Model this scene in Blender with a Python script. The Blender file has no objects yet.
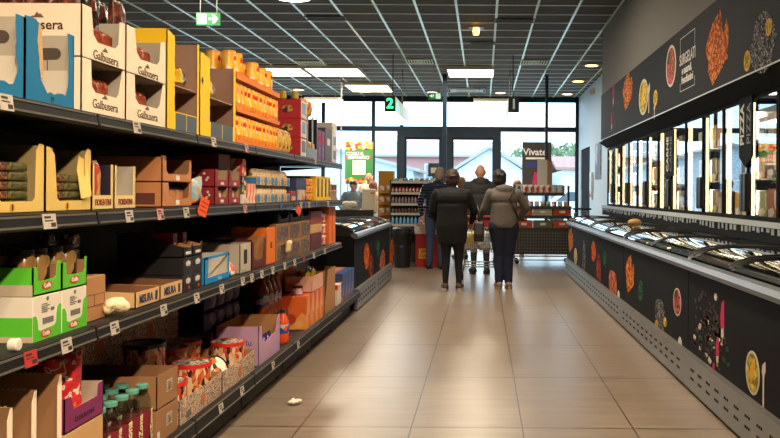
import bpy, bmesh, math, random
from mathutils import Vector, Matrix
rnd = random.Random(11)
C = bpy.context.scene.collection
SC = bpy.context.scene
R = math.radians

# ------------------------------------------------------------------ camera, world, light, exposure
FPX, CX, CY, CAMH, ROLL = 797.0, 483.0, 193.5, 1.266, 0.006
cam_data = bpy.data.cameras.new('camera'); cam = bpy.data.objects.new('camera', cam_data); C.objects.link(cam)
cam.location = (0, 0, CAMH); cam.rotation_euler = (R(90), -ROLL, 0)
cam_data.sensor_width = 36; cam_data.lens = FPX / 780 * 36
cam_data.shift_x = (390 - CX) / 780; cam_data.shift_y = -(219 - CY) / 780
cam_data.clip_end = 300
cam_data.dof.use_dof = False
SC.camera = cam
SC.view_settings.view_transform = 'Standard'; SC.view_settings.look = 'None'
SC.view_settings.exposure = 0.22; SC.view_settings.gamma = 1; SC.view_settings.use_curve_mapping = False
W = bpy.data.worlds.new('overcast_sky'); SC.world = W; W.use_nodes = True
bg = W.node_tree.nodes['Background']; bg.inputs[0].default_value = (0.62, 0.83, 1.0, 1); bg.inputs[1].default_value = 4.0
SC.cycles.use_denoising = True
SC.cycles.max_bounces = 7; SC.cycles.diffuse_bounces = 3; SC.cycles.glossy_bounces = 4; SC.cycles.transparent_max_bounces = 16
SC.cycles.sample_clamp_indirect = 4.0; SC.cycles.caustics_reflective = False; SC.cycles.caustics_refractive = False
CEIL = 4.036
WARM = (1.0, 0.80, 0.56)
def area(name, loc, sx, sy, w, col, rot=(0, 0, 0), spread=180):
    l = bpy.data.lights.new(name, 'AREA'); l.shape = 'RECTANGLE'; l.size = sx; l.size_y = sy; l.energy = w; l.color = col
    l.spread = R(spread)
    o = bpy.data.objects.new(name, l); C.objects.link(o); o.location = loc; o.rotation_euler = rot
    return o
# strip lamps of the shop ceiling above the aisle (their fixtures are built further down)
AISLE_LAMPS = [(0.25, 0.6, 1.0), (0.25, 4.2, 1.0), (0.25, 7.8, .8)]
for x, y, k in AISLE_LAMPS:
    area('aisle_lamp_light', (x, y, CEIL - 0.075), 0.26, 1.4, 60 * k, WARM, spread=125)
# track spotlights turned towards the shelves
TRACK = [(0.55, .2), (0.55, 2.2), (0.55, 4.4), (0.55, 6.6)]
for x, y in TRACK:
    area('track_spot_light', (x - .06, y, 3.72), .16, .16, 185, (1, .77, .52), (0, R(36), 0), spread=85)

FILL_SPOT = (1.0, -1.8, 3.72)  # unseen fill spot added behind the camera to lighten the tall cartons
_d = Vector((-1.5, 3.0, .7)) - Vector(FILL_SPOT)
area('track_spot_light', tuple(Vector(FILL_SPOT) + _d.normalized() * .12), .16, .16, 48, (1, .77, .52), _d.to_track_quat('-Z', 'Y').to_euler(), spread=75)

def lin(c):
    if isinstance(c, str): c = tuple(int(c[i:i + 2], 16) / 255 for i in (0, 2, 4))
    return tuple(x / 12.92 if x <= 0.04045 else ((x + 0.055) / 1.055) ** 2.4 for x in c) + (1,)

# ------------------------------------------------------------------ materials
MATS = {}
def M(name, col='808080', rough=.6, metal=0., emit=None, es=0., var=0., vs=12., bump=0., bs=60., coat=0., spec=.5, trans=0.):
    if name in MATS: return MATS[name]
    m = bpy.data.materials.new(name); m.use_nodes = True; nt = m.node_tree; p = nt.nodes['Principled BSDF']
    p.inputs['Base Color'].default_value = lin(col); p.inputs['Roughness'].default_value = rough; p.inputs['Metallic'].default_value = metal
    p.inputs['Specular IOR Level'].default_value = spec; p.inputs['Coat Weight'].default_value = coat
    p.inputs['Transmission Weight'].default_value = trans
    if emit: p.inputs['Emission Color'].default_value = lin(emit); p.inputs['Emission Strength'].default_value = es
    tc = nt.nodes.new('ShaderNodeTexCoord')
    n = nt.nodes.new('ShaderNodeTexNoise'); n.inputs['Scale'].default_value = vs; n.inputs['Detail'].default_value = 3
    nt.links.new(tc.outputs['Object'], n.inputs['Vector'])
    v = max(var, .02)
    mr = nt.nodes.new('ShaderNodeMapRange'); mr.inputs['To Min'].default_value = 1 - v; mr.inputs['To Max'].default_value = 1 + v
    nt.links.new(n.outputs['Fac'], mr.inputs['Value'])
    mx = nt.nodes.new('ShaderNodeVectorMath'); mx.operation = 'SCALE'; mx.inputs[0].default_value = lin(col)[:3]
    nt.links.new(mr.outputs[0], mx.inputs['Scale']); nt.links.new(mx.outputs[0], p.inputs['Base Color'])
    if bump:
        b = nt.nodes.new('ShaderNodeBump'); b.inputs['Strength'].default_value = bump; b.inputs['Distance'].default_value = .01
        n2 = nt.nodes.new('ShaderNodeTexNoise'); n2.inputs['Scale'].default_value = bs
        nt.links.new(tc.outputs['Object'], n2.inputs['Vector']); nt.links.new(n2.outputs['Fac'], b.inputs['Height']); nt.links.new(b.outputs[0], p.inputs['Normal'])
    MATS[name] = m; return m

def MP(name, cols, scale=8., kind='voronoi', rough=.5, stretch=(1, 1, 1), pos=None, bump=0., metal=0.):
    """print made of several flat inks: cells or noise blotches through a stepped ramp"""
    if name in MATS: return MATS[name]
    m = M(name, cols[0], rough, metal); nt = m.node_tree; p = nt.nodes['Principled BSDF']
    tc = nt.nodes.new('ShaderNodeTexCoord'); mp = nt.nodes.new('ShaderNodeMapping'); mp.inputs['Scale'].default_value = stretch
    nt.links.new(tc.outputs['Object'], mp.inputs['Vector'])
    if kind == 'voronoi':
        t = nt.nodes.new('ShaderNodeTexVoronoi'); t.inputs['Scale'].default_value = scale
        sp = nt.nodes.new('ShaderNodeSeparateColor'); nt.links.new(t.outputs['Color'], sp.inputs[0]); out = sp.outputs[0]
    elif kind == 'wave':
        t = nt.nodes.new('ShaderNodeTexWave'); t.inputs['Scale'].default_value = scale; t.inputs['Distortion'].default_value = 9; t.inputs['Detail Scale'].default_value = 2; out = t.outputs['Fac']
    else:
        t = nt.nodes.new('ShaderNodeTexNoise'); t.inputs['Scale'].default_value = scale; t.inputs['Detail'].default_value = 2; out = t.outputs['Fac']
    nt.links.new(mp.outputs[0], t.inputs['Vector'])
    cr = nt.nodes.new('ShaderNodeValToRGB'); cr.color_ramp.interpolation = 'CONSTANT'
    n = len(cols)
    for i, c in enumerate(cols):
        ps = pos[i] if pos else ((i / n) if kind == 'voronoi' else (0 if i == 0 else .36 + .3 * i / n))
        e = cr.color_ramp.elements[0] if i == 0 else cr.color_ramp.elements.new(ps) if i > 1 else cr.color_ramp.elements[1]
        e.position = ps; e.color = lin(c)
    nt.links.new(out, cr.inputs[0]); nt.links.new(cr.outputs[0], p.inputs['Base Color'])
    if bump:
        b = nt.nodes.new('ShaderNodeBump'); b.inputs['Strength'].default_value = bump; nt.links.new(out, b.inputs['Height']); nt.links.new(b.outputs[0], p.inputs['Normal'])
    return m

def glass(name, tint=(1, 1, 1), ior=1.5, rough=0.0, refl=1.0):
    if name in MATS: return MATS[name]
    m = bpy.data.materials.new(name); m.use_nodes = True; nt = m.node_tree; nt.nodes.clear()
    o = nt.nodes.new('ShaderNodeOutputMaterial'); mx = nt.nodes.new('ShaderNodeMixShader'); t = nt.nodes.new('ShaderNodeBsdfTransparent')
    g = nt.nodes.new('ShaderNodeBsdfGlossy'); f = nt.nodes.new('ShaderNodeFresnel'); f.inputs[0].default_value = ior
    ge = nt.nodes.new('ShaderNodeNewGeometry'); mr = nt.nodes.new('ShaderNodeMapRange'); mr.inputs['To Min'].default_value = ior; mr.inputs['To Max'].default_value = 1 / ior
    nt.links.new(ge.outputs['Backfacing'], mr.inputs['Value']); nt.links.new(mr.outputs[0], f.inputs[0])
    t.inputs[0].default_value = tint + (1,); g.inputs['Roughness'].default_value = rough; g.inputs[0].default_value = (refl,) * 3 + (1,)
    nt.links.new(f.outputs[0], mx.inputs[0]); nt.links.new(t.outputs[0], mx.inputs[1]); nt.links.new(g.outputs[0], mx.inputs[2]); nt.links.new(mx.outputs[0], o.inputs[0])
    MATS[name] = m; return m

# ------------------------------------------------------------------ mesh building
class MB:
    def __init__(s): s.v = []; s.f = []; s.m = []; s.sm = []
    def add(s, vs, fs, mi=0, smooth=False):
        b = len(s.v); s.v += [tuple(v) for v in vs]
        for f in fs: s.f.append([b + i for i in f]); s.m.append(mi); s.sm.append(smooth)
        return s
    def box(s, x0, x1, y0, y1, z0, z1, mi=0):
        vs = [(x, y, z) for x in (x0, x1) for y in (y0, y1) for z in (z0, z1)]
        return s.add(vs, [(0, 1, 3, 2), (4, 6, 7, 5), (0, 4, 5, 1), (2, 3, 7, 6), (0, 2, 6, 4), (1, 5, 7, 3)], mi)
    def prism(s, poly, axis, a0, a1, mi=0):
        """poly: 2-D outline; axis x -> poly is (y,z); y -> (x,z); z -> (x,y)"""
        def P(p, a): return (a, p[0], p[1]) if axis == 'x' else (p[0], a, p[1]) if axis == 'y' else (p[0], p[1], a)
        n = len(poly); vs = [P(p, a0) for p in poly] + [P(p, a1) for p in poly]
        fs = [tuple(range(n))[::-1], tuple(range(n, 2 * n))] + [(i, (i + 1) % n, n + (i + 1) % n, n + i) for i in range(n)]
        return s.add(vs, fs, mi)
    def lathe(s, prof, c=(0, 0, 0), n=16, mi=0, smooth=True, ax='z'):
        vs = []; fs = []
        for r, z in prof:
            for i in range(n):
                a = 2 * math.pi * i / n; p = (r * math.cos(a), r * math.sin(a), z)
                if ax == 'x': p = (p[2], p[0], p[1])
                if ax == 'y': p = (p[0], p[2], p[1])
                vs.append((c[0] + p[0], c[1] + p[1], c[2] + p[2]))
        for k in range(len(prof) - 1):
            for i in range(n): fs.append((k * n + i, k * n + (i + 1) % n, (k + 1) * n + (i + 1) % n, (k + 1) * n + i))
        fs.append(tuple(range(n))[::-1]); fs.append(tuple((len(prof) - 1) * n + i for i in range(n)))
        return s.add(vs, fs, mi, smooth)
    def tube(s, pts, r, n=6, mi=0, close=False):
        pts = [Vector(p) for p in pts]; N = len(pts); vs = []; fs = []
        for k, p in enumerate(pts):
            d = (pts[min(k + 1, N - 1)] - pts[max(k - 1, 0)]).normalized()
            u = d.cross(Vector((0, 0, 1)));
            if u.length < .05: u = d.cross(Vector((1, 0, 0)))
            u.normalize(); w = d.cross(u)
            rr = r[k] if isinstance(r, (list, tuple)) else r
            for i in range(n):
                a = 2 * math.pi * i / n; vs.append(p + u * math.cos(a) * rr + w * math.sin(a) * rr)
        for k in range(N - 1):
            for i in range(n): fs.append((k * n + i, k * n + (i + 1) % n, (k + 1) * n + (i + 1) % n, (k + 1) * n + i))
        fs.append(tuple(range(n))[::-1]); fs.append(tuple((N - 1) * n + i for i in range(n)))
        return s.add(vs, fs, mi, True)
    def ell(s, c, rx, ry, rz, n=14, m=9, mi=0):
        vs = []; fs = []
        for j in range(1, m):
            t = math.pi * j / m
            for i in range(n):
                a = 2 * math.pi * i / n; vs.append((c[0] + rx * math.sin(t) * math.cos(a), c[1] + ry * math.sin(t) * math.sin(a), c[2] + rz * math.cos(t)))
        for j in range(m - 2):
            for i in range(n): fs.append((j * n + i, (j + 1) * n + i, (j + 1) * n + (i + 1) % n, j * n + (i + 1) % n))
        k = len(vs); vs += [(c[0], c[1], c[2] + rz), (c[0], c[1], c[2] - rz)]
        for i in range(n): fs.append((k, i, (i + 1) % n)); fs.append((k + 1, (m - 2) * n + (i + 1) % n, (m - 2) * n + i))
        return s.add(vs, fs, mi, True)
    def cap(s, p0, r0, p1, r1, sx=1., sy=1., n=12):
        """tapered capsule; sx, sy flatten it across x and y"""
        p0 = Vector(p0); p1 = Vector(p1); d = p1 - p0; L = max(d.length, 1e-5); d /= L
        u = d.cross(Vector((0, 1, 0)))
        if u.length < .05: u = d.cross(Vector((1, 0, 0)))
        u.normalize(); w = d.cross(u); vs = []; fs = []; rings = []
        for j in range(1, 5): a = math.pi / 2 * j / 4 ; rings.append((-r0 * math.cos(a), r0 * math.sin(a)))
        for j in range(0, 4): a = math.pi / 2 * j / 4; rings.append((L + r1 * math.sin(a), r1 * math.cos(a)))
        for t, rr in rings:
            for i in range(n):
                a = 2 * math.pi * i / n; q = u * math.cos(a) * rr + w * math.sin(a) * rr
                b = p0 + d * t; vs.append((b.x + q.x * sx, b.y + q.y * sy, b.z + q.z))
        K = len(rings)
        for k in range(K - 1):
            for i in range(n): fs.append((k * n + i, k * n + (i + 1) % n, (k + 1) * n + (i + 1) % n, (k + 1) * n + i))
        fs.append(tuple(range(n))[::-1]); fs.append(tuple((K - 1) * n + i for i in range(n)))
        return s.add(vs, fs, 0, True)
    def mesh(s, name, mats):
        me = bpy.data.meshes.new(name); me.from_pydata(s.v, [], s.f)
        for m in (mats if isinstance(mats, (list, tuple)) else [mats]): me.materials.append(m)
        me.polygons.foreach_set('material_index', s.m); me.polygons.foreach_set('use_smooth', s.sm)
        bm = bmesh.new(); bm.from_mesh(me); bmesh.ops.recalc_face_normals(bm, faces=bm.faces); bm.to_mesh(me); bm.free()
        if any(s.sm): me.set_sharp_from_angle(angle=R(42))
        return me
    def build(s, name, mats, parent=None, loc=(0, 0, 0), rot=(0, 0, 0), bevel=0):
        o = bpy.data.objects.new(name, s.mesh(name, mats)); C.objects.link(o); o.location = loc; o.rotation_euler = rot
        if parent: o.parent = parent
        if bevel:
            b = o.modifiers.new('bevel', 'BEVEL'); b.width = bevel; b.segments = 2; b.limit_method = 'ANGLE'
        return o

def tag(o, label, cat, group=None, kind=None):
    o['label'] = label; o['category'] = cat
    if group: o['group'] = group
    if kind: o['kind'] = kind
    return o
def struct(o): o['kind'] = 'structure'; return o
def thing(name, label, cat, loc=(0, 0, 0), rz=0., group=None):
    o = bpy.data.objects.new(name, None); C.objects.link(o); o.location = loc; o.rotation_euler = (0, 0, rz); o.empty_display_size = .05
    return tag(o, label, cat, group)
KIDS = {}
def dup(src, loc, rot=None, label=None, group=None, mats=None):
    c = src.copy(); C.objects.link(c); c.location = loc
    if rot is not None: c.rotation_euler = rot if isinstance(rot, (tuple, list)) else (0, 0, rot)
    if label: c['label'] = label
    if group: c['group'] = group
    for ch in kids(src):
        d = ch.copy(); C.objects.link(d); d.parent = c
        for g in kids(ch):
            e = g.copy(); C.objects.link(e); e.parent = d
    return c
def kids(o):
    if o.name not in KIDS: KIDS[o.name] = list(o.children)
    return KIDS[o.name]

TXT = {}
def text(name, s, size, mat, parent, loc, rot=(90, 0, 90), bold=0., sx=1., th=.0006, align='CENTER', label=None):
    """lettering printed on a face; default rotation faces +X (the aisle side of the shelves)"""
    k = (s, size, mat.name, bold, sx, align)
    if k not in TXT:
        cu = bpy.data.curves.new('lettering', 'FONT'); cu.body = s; cu.size = size; cu.align_x = align; cu.align_y = 'CENTER'; cu.extrude = th; cu.offset = bold
        cu.resolution_u = 3
        t = bpy.data.objects.new('t', cu); C.objects.link(t); dg = bpy.context.evaluated_depsgraph_get(); me = bpy.data.meshes.new_from_object(t.evaluated_get(dg))
        bpy.data.objects.remove(t); me.materials.clear(); me.materials.append(mat)
        if sx != 1: me.transform(Matrix.Diagonal((sx, 1, 1, 1)))
        TXT[k] = me
    o = bpy.data.objects.new(name, TXT[k]); C.objects.link(o); o.location = loc; o.rotation_euler = tuple(R(a) for a in rot)
    if parent: o.parent = parent
    if label: o['label'] = label
    return o

def yl(px, X):   # depth at which the plane x = X is seen at picture column px
    return FPX * abs(X) / abs(px - CX)
def zl(px, py, Y):   # height of the point seen at (px, py) at depth Y
    return CAMH + (CY - (py + ROLL * (CX - px))) * Y / FPX
def xl(px, Y): return (px - CX) * Y / FPX
ORD = ['first', 'second', 'third', 'fourth', 'fifth', 'sixth', 'seventh', 'eighth', 'ninth', 'tenth', 'eleventh', 'twelfth', 'thirteenth', 'fourteenth']
# ------------------------------------------------------------------ the setting
XR, XLW, YB, YW = 2.73, -9.0, -4.0, 22.9
def floor_mat():
    m = M('floor_tiles', 'a99480', .3); nt = m.node_tree; p = nt.nodes['Principled BSDF']; N = nt.nodes.new; L = nt.links.new
    tc = N('ShaderNodeTexCoord'); sp = N('ShaderNodeSeparateXYZ'); L(tc.outputs['Object'], sp.inputs[0])
    def line(sock, off, per, w):
        a = N('ShaderNodeMath'); a.operation = 'SUBTRACT'; a.inputs[1].default_value = off; L(sock, a.inputs[0])
        b = N('ShaderNodeMath'); b.operation = 'PINGPONG'; b.inputs[1].default_value = per / 2; L(a.outputs[0], b.inputs[0])
        c = N('ShaderNodeMath'); c.operation = 'LESS_THAN'; c.inputs[1].default_value = w; L(b.outputs[0], c.inputs[0]); return c.outputs[0]
    lx = line(sp.outputs[0], .22, .6, .0035); ly = line(sp.outputs[1], 4.31, 1.18, .0065); lw = line(sp.outputs[1], 4.9, 1.18, .004)
    mx = N('ShaderNodeMath'); mx.operation = 'MAXIMUM'; L(lx, mx.inputs[0]); L(ly, mx.inputs[1])
    wk = N('ShaderNodeMath'); wk.operation = 'MULTIPLY'; wk.inputs[1].default_value = .35; L(lw, wk.inputs[0])
    m2 = N('ShaderNodeMath'); m2.operation = 'MAXIMUM'; L(mx.outputs[0], m2.inputs[0]); L(wk.outputs[0], m2.inputs[1])
    mp = N('ShaderNodeMapping'); mp.inputs['Scale'].default_value = (1.2, 9, 1); L(tc.outputs['Object'], mp.inputs['Vector'])
    n = N('ShaderNodeTexNoise'); n.inputs['Scale'].default_value = 1.6; n.inputs['Detail'].default_value = 5; L(mp.outputs[0], n.inputs['Vector'])
    cr = N('ShaderNodeValToRGB'); cr.color_ramp.elements[0].position = .3; cr.color_ramp.elements[0].color = lin('74665a'); cr.color_ramp.elements[1].position = .72; cr.color_ramp.elements[1].color = lin('8b7c6c'); L(n.outputs['Fac'], cr.inputs[0])
    mc = N('ShaderNodeMixRGB'); L(m2.outputs[0], mc.inputs[0]); L(cr.outputs[0], mc.inputs[1]); mc.inputs[2].default_value = lin('2a241e'); L(mc.outputs[0], p.inputs['Base Color'])
    rr = N('ShaderNodeMapRange'); rr.inputs['To Min'].default_value = .25; rr.inputs['To Max'].default_value = .36; L(n.outputs['Fac'], rr.inputs['Value']); L(rr.outputs[0], p.inputs['Roughness'])
    return m
struct(MB().box(XLW, XR, YB, YW, -.1, 0).build('floor', floor_mat()))
struct(MB().box(XLW, XR, YB, YW, CEIL, CEIL + .15).build('ceiling', M('ceiling_tile', '4f4a42', .8, var=.10, vs=3, bump=.1)))
bar = MB()
x = .19 - .6 * 15
while x < XR:
    if x > XLW: bar.box(x - .019, x + .019, YB + .01, YW - .02, CEIL - .010, CEIL + .002)
    x += .6
y = 11.7 - .6 * 26
while y < YW - .05:
    if y > YB: bar.box(XLW + .01, XR - .01, y - .012, y + .012, CEIL - .0085, CEIL + .003, 1)
    y += .6
struct(bar.build('trim_ceiling_grid', [M('grid_bar', 'e2ffd8', .2, spec=1.), M('grid_bar_cross', 'dbe8dc', .3)]))
wall_w = M('painted_wall', 'a3b6c6', .6, var=.03); wall_g = M('bulkhead_paint', '6e6b66', .85, var=.03); frame_m = M('window_frame_paint', '182736', .6, spec=.2)
# wall behind the freezers, with the opening of the side door between y 20.4 and 22.3
w = MB(); w.box(XR, XR + .15, YB, 20.4, 0, CEIL); w.box(XR, XR + .15, 20.4, 22.3, 2.5, CEIL); w.box(XR, XR + .15, 22.3, YW, 0, CEIL)
struct(w.build('wall_right', wall_w))
struct(MB().box(XLW - .15, XLW, YB, YW, 0, CEIL).build('wall_left', wall_w))
struct(MB().box(XLW, XR, YB - .15, YB, 0, CEIL).build('wall_back', wall_w))
struct(MB().box(2.0, XR, YB, 13.45, 2.935, CEIL).build('wall_bulkhead', wall_g))
d = struct(MB().box(XR + .03, XR + .08, 20.4, 22.3, 0, 2.5).build('door_3', M('dark_door', '16161a', .9, spec=.1)))
MB().tube([(0, 0, 0), (0, 0, .5)], .012).build('door_handle', M('steel', 'b9bcc0', .3, 1), d, (XR + .01, 22.1, .9))
# window wall
fw = MB()
def vbar(x0, x1, z0, z1, a=.06): fw.box(x0, x1, YW - a, YW + a, z0, z1)
fw.box(XLW, XR + .15, YW - .08, YW + .08, 3.90, CEIL + .1); fw.box(XLW, XR, YW - .07, YW + .07, 3.06, 3.17)
fw.box(-2.25, .31, YW - .075, YW + .075, 2.86, 3.06); fw.box(XLW, -2.47, YW - .06, YW + .06, 0, .12); fw.box(.49, XR, YW - .06, YW + .06, 0, .12)
for x in (-7.6, -6.1, -4.6, -3.16): vbar(x - .03, x + .03, .12, 3.9)
vbar(-2.46, -2.25, 0, 3.059, .085); vbar(-1.22, -.90, 0, 2.86, .08); vbar(.31, .49, 0, 3.059, .085); vbar(-2.38, -2.32, 3.17, 3.9); vbar(2.66, 2.73, 0, 3.9, .08)
struct(fw.build('wall_front', frame_m))
gl = glass('window_glass', (.93, .98, 1.0), 1.45)
k = 0
for x0, x1 in ((-8.97, -7.63), (-7.57, -6.13), (-6.07, -4.63), (-4.57, -3.19), (-3.13, -2.46), (.49, 2.66)):
    k += 1
    o = MB(); o.box(x0, x0 + .02, YW - .03, YW + .03, .12, 3.06); o.box(x1 - .02, x1, YW - .03, YW + .03, .12, 3.06); o.box(x0 + .02, x1 - .02, YW - .03, YW + .03, .12, .14); o.box(x0 + .02, x1 - .02, YW - .03, YW + .03, 3.04, 3.06)
    o = struct(o.build('window_%d' % k, frame_m)); MB().box(x0 + .02, x1 - .02, YW - .004, YW + .004, .14, 3.04).build('pane', gl, o)
for x0, x1 in ((-8.97, -7.63), (-7.57, -6.13), (-6.07, -4.63), (-4.57, -3.19), (-3.13, -2.38), (-2.32, 2.66)):
    k += 1
    o = MB(); o.box(x0, x0 + .02, YW - .03, YW + .03, 3.17, 3.9); o.box(x1 - .02, x1, YW - .03, YW + .03, 3.17, 3.9); o.box(x0 + .02, x1 - .02, YW - .03, YW + .03, 3.17, 3.185); o.box(x0 + .02, x1 - .02, YW - .03, YW + .03, 3.885, 3.9)
    o = struct(o.build('window_%d' % k, frame_m)); MB().box(x0 + .02, x1 - .02, YW - .004, YW + .004, 3.185, 3.885).build('pane', gl, o)
for i, (x0, x1) in enumerate(((-2.25, -1.22), (-.90, .31))):
    o = MB(); o.box(x0, x0 + .05, YW - .03, YW + .03, .01, 2.86); o.box(x1 - .05, x1, YW - .03, YW + .03, .01, 2.86); o.box(x0 + .05, x1 - .05, YW - .03, YW + .03, .01, .12); o.box(x0 + .05, x1 - .05, YW - .03, YW + .03, 2.80, 2.86)
    o = struct(o.build('door_%d' % (i + 1), frame_m)); MB().box(x0 + .05, x1 - .05, YW - .004, YW + .004, .12, 2.80).build('pane', gl, o)
    MB().tube([(0, 0, 0), (0, 0, .7)], .014).build('door_handle', MATS['steel'], o, (x1 - .1, YW - .06, .8))
# standing posts and the thin rods that carry the lane lights
struct(MB().box(-.955, -.855, 18.55, 18.65, 0, CEIL).build('trim_1', frame_m)); struct(MB().box(1.44, 1.51, 18.57, 18.64, 0, CEIL).build('trim_2', frame_m))
struct(MB().tube([(-3.39, 19, 0), (-3.39, 19, CEIL)], .018).build('trim_3', M('grey_post', '8b9499', .4, .5)))
struct(MB().box(2.715, 2.73, 13.45, 20.35, 0, .1).build('baseboard_right', M('base_grey', '6a6d70', .5)))

# outdoors
struct(MB().box(-60, 60, YW + .15, 110, -.15, -.02).build('floor_outside', M('pale_paving', 'b5b3ad', .9, var=.1, vs=1)))
def house(name, label, x0, x1, y0, y1, h, rh, wm, rm, wins, gable='x'):
    t = thing(name, label, 'house', ((x0 + x1) / 2, y0, -.02)); w = (x1 - x0) / 2; d = y1 - y0
    b = MB().box(-w, w, 0, d, 0, h)
    if gable == 'y': b.prism([(-w, h), (w, h), (0, h + rh)], 'y', 0, d)
    b.build('wall', wm, t)
    r = MB()
    if gable == 'y':
        r.prism([(-w - .4, h - .15), (0, h + rh), (0, h + rh + .2), (-w - .4, h + .05)], 'y', -.4, d + .3); r.prism([(w + .4, h - .15), (0, h + rh), (0, h + rh + .2), (w + .4, h + .05)], 'y', -.4, d + .3)
    else:
        r.prism([(-.4, h), (d / 2, h + rh), (d + .4, h), (d + .4, h + .15), (d / 2, h + rh + .15), (-.4, h + .15)], 'x', -w - .4, w + .4)
    r.build('roof', rm, t)
    for (wx, wz, ww, wh) in wins:
        f = MB(); f.box(wx - ww / 2 - .1, wx + ww / 2 + .1, -.06, .0, wz - wh / 2 - .1, wz + wh / 2 + .1); f = f.build('window', M('white_trim', 'e8e8e6', .6), t)
        MB().box(wx - ww / 2, wx + ww / 2, -.08, -.06, wz - wh / 2, wz + wh / 2).build('pane', M('house_glass', '8b9ba8', .2), f)
    return t
ww_, pk, rf, rr_ = M('white_render', 'd9dde0', .9), M('pink_render', 'c08c86', .9, var=.05), M('pale_roof', 'a8a29c', .9, var=.1), M('rose_roof', 'a37a72', .9, var=.1)
house('gable_house', 'white gabled house with a pale roof seen through the glass doors', -2.6, 3.4, 46, 54, 1.9, 2.0, ww_, rf, [(-1.7, 1.1, .7, 1.1), (.3, 1.2, .8, 1.1), (1.9, 1.2, .6, 1.2)], 'y')
house('long_house', 'long pink rendered house behind the white gabled house', -9.5, 1.7, 60, 68, 4.0, 1.3, pk, rf, [(-3.5, 2.9, .8, 1), (5.6 - 1.0, 3.1, 1.1, 1.3), (0, 2.9, .8, 1)])
house('bungalow', 'white bungalow with a rose coloured roof outside on the wall side', 4.4, 14, 44, 52, 2.6, .8, ww_, rr_, [(-3, 1.3, .8, 1), (0, 1.3, .8, 1)])
house('row_house', 'pale low house outside behind the green poster', -17, -4.2, 48, 56, 2.7, 1.5, M('grey_render', 'c9d4dc', .9), rf, [(5.2, 1.3, .9, 1.3), (3.3, 1.3, .9, 1.3), (1, 1.3, 1, 1.3), (-1.5, 1.3, 1, 1.3)], 'y')
house('annex', 'small white annex with a long roof beside the gabled house', 2.2, 6.0, 56, 60, 2.4, 1.4, ww_, rf, [(0, 1.2, .8, 1.1)])
def tree(label, x, y, h, r):
    t = thing('tree', label, 'tree', (x, y, -.02), group='trees behind the houses')
    MB().tube([(0, 0, 0), (.1, 0, h * .4), (0, .1, h * .8)], [.25, .2, .1], 8).build('trunk', M('bark', '5c4a3a', .9), t)
    b = MB(); g = random.Random(int(x * 10))
    for i in range(60):
        a = g.uniform(0, 6.28); q = r * g.uniform(0, 1) ** .6 * .8; cz = h * g.uniform(.5, .92); cr_ = r * g.uniform(.12, .26); cx_, cy_ = q * math.cos(a), q * math.sin(a)
        for _ in range(34):
            d = Vector((g.gauss(0, 1), g.gauss(0, 1), g.gauss(0, .8))).normalized() * cr_ * g.uniform(.6, 1.1); u = Vector((g.gauss(0, 1), g.gauss(0, 1), g.gauss(0, 1))).normalized(); w = u.cross(Vector((g.gauss(0, 1), 1, .3))).normalized(); p = Vector((cx_, cy_, cz)) + d; sz = .16
            b.add([p - u * sz, p + w * sz * .6, p + u * sz, p - w * sz * .6], [(0, 1, 2, 3)])
    b.build('crown', M('leaf_green', '8a9c78', .9, var=.4, vs=2), t)
tree('green tree rising behind the rose roofed bungalow', 7.6, 70, 5.9, 2.6); tree('broad green tree behind the annex roof', 4.3, 74, 5.6, 2.4); tree('tall tree behind the long pink house', -6, 80, 6.2, 3)
car = thing('parked_car', 'white parked car outside near the bungalow', 'car', (4.6, 36, -.02))
b = MB().prism([(-2.1, .3), (2.1, .3), (2.15, .75), (1.3, .95), (.7, 1.42), (-.9, 1.45), (-1.6, .95), (-2.1, .85)], 'y', -.8, .8); b.build('car_body', M('car_white', 'd8dbde', .25, coat=.5), car, bevel=.06)
MB().prism([(-1.4, .97), (1.15, .97), (.65, 1.36), (-.85, 1.38)], 'y', -.815, .815).build('car_windows', M('car_glass', '39424a', .1), car)
for sx in (-1.3, 1.3):
    for sy in (-.82, .72): MB().lathe([(.1, 0), (.32, 0), (.34, .05), (.32, .1), (.1, .1)], (sx, sy, .34), 16, ax='y').build('wheel', M('tyre', '1c1c1c', .8), car)
# ------------------------------------------------------------------ ceiling fixtures
dark_pl0 = M('track_dark', '22262a', .5); lamp_body = M('lamp_body', 'd8d6d0', .5); glow = M('lamp_glow', 'fff0d8', .5, emit='ffe6c0', es=7); glow_w = M('lamp_glow_warm', 'ffe0b0', .5, emit='ffc478', es=6)
def panel_lamp(label, x, y, z, sx, sy, group='lit ceiling panels', rods=False):
    t = thing('ceiling_lamp', label, 'ceiling lamp', (x, y, z), group=group)
    b = MB(); a, c = sx / 2, sy / 2
    b.box(-a - .02, a + .02, -c - .02, c + .02, .02, .07); b.box(-a - .02, -a, -c - .02, c + .02, 0, .02); b.box(a, a + .02, -c - .02, c + .02, 0, .02); b.box(-a, a, -c - .02, -c, 0, .02); b.box(-a, a, c, c + .02, 0, .02)
    b.build('housing', lamp_body, t); MB().box(-a, a, -c, c, .006, .02).build('diffuser', glow, t)
    if rods: r = MB(); [r.tube([(q, 0, .07), (q, 0, CEIL - z)], .006) for q in (-a * .7, a * .7)]; r.build('suspension_rod', MATS['grey_post'], t)
    return t
zc = CEIL - .08
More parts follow.
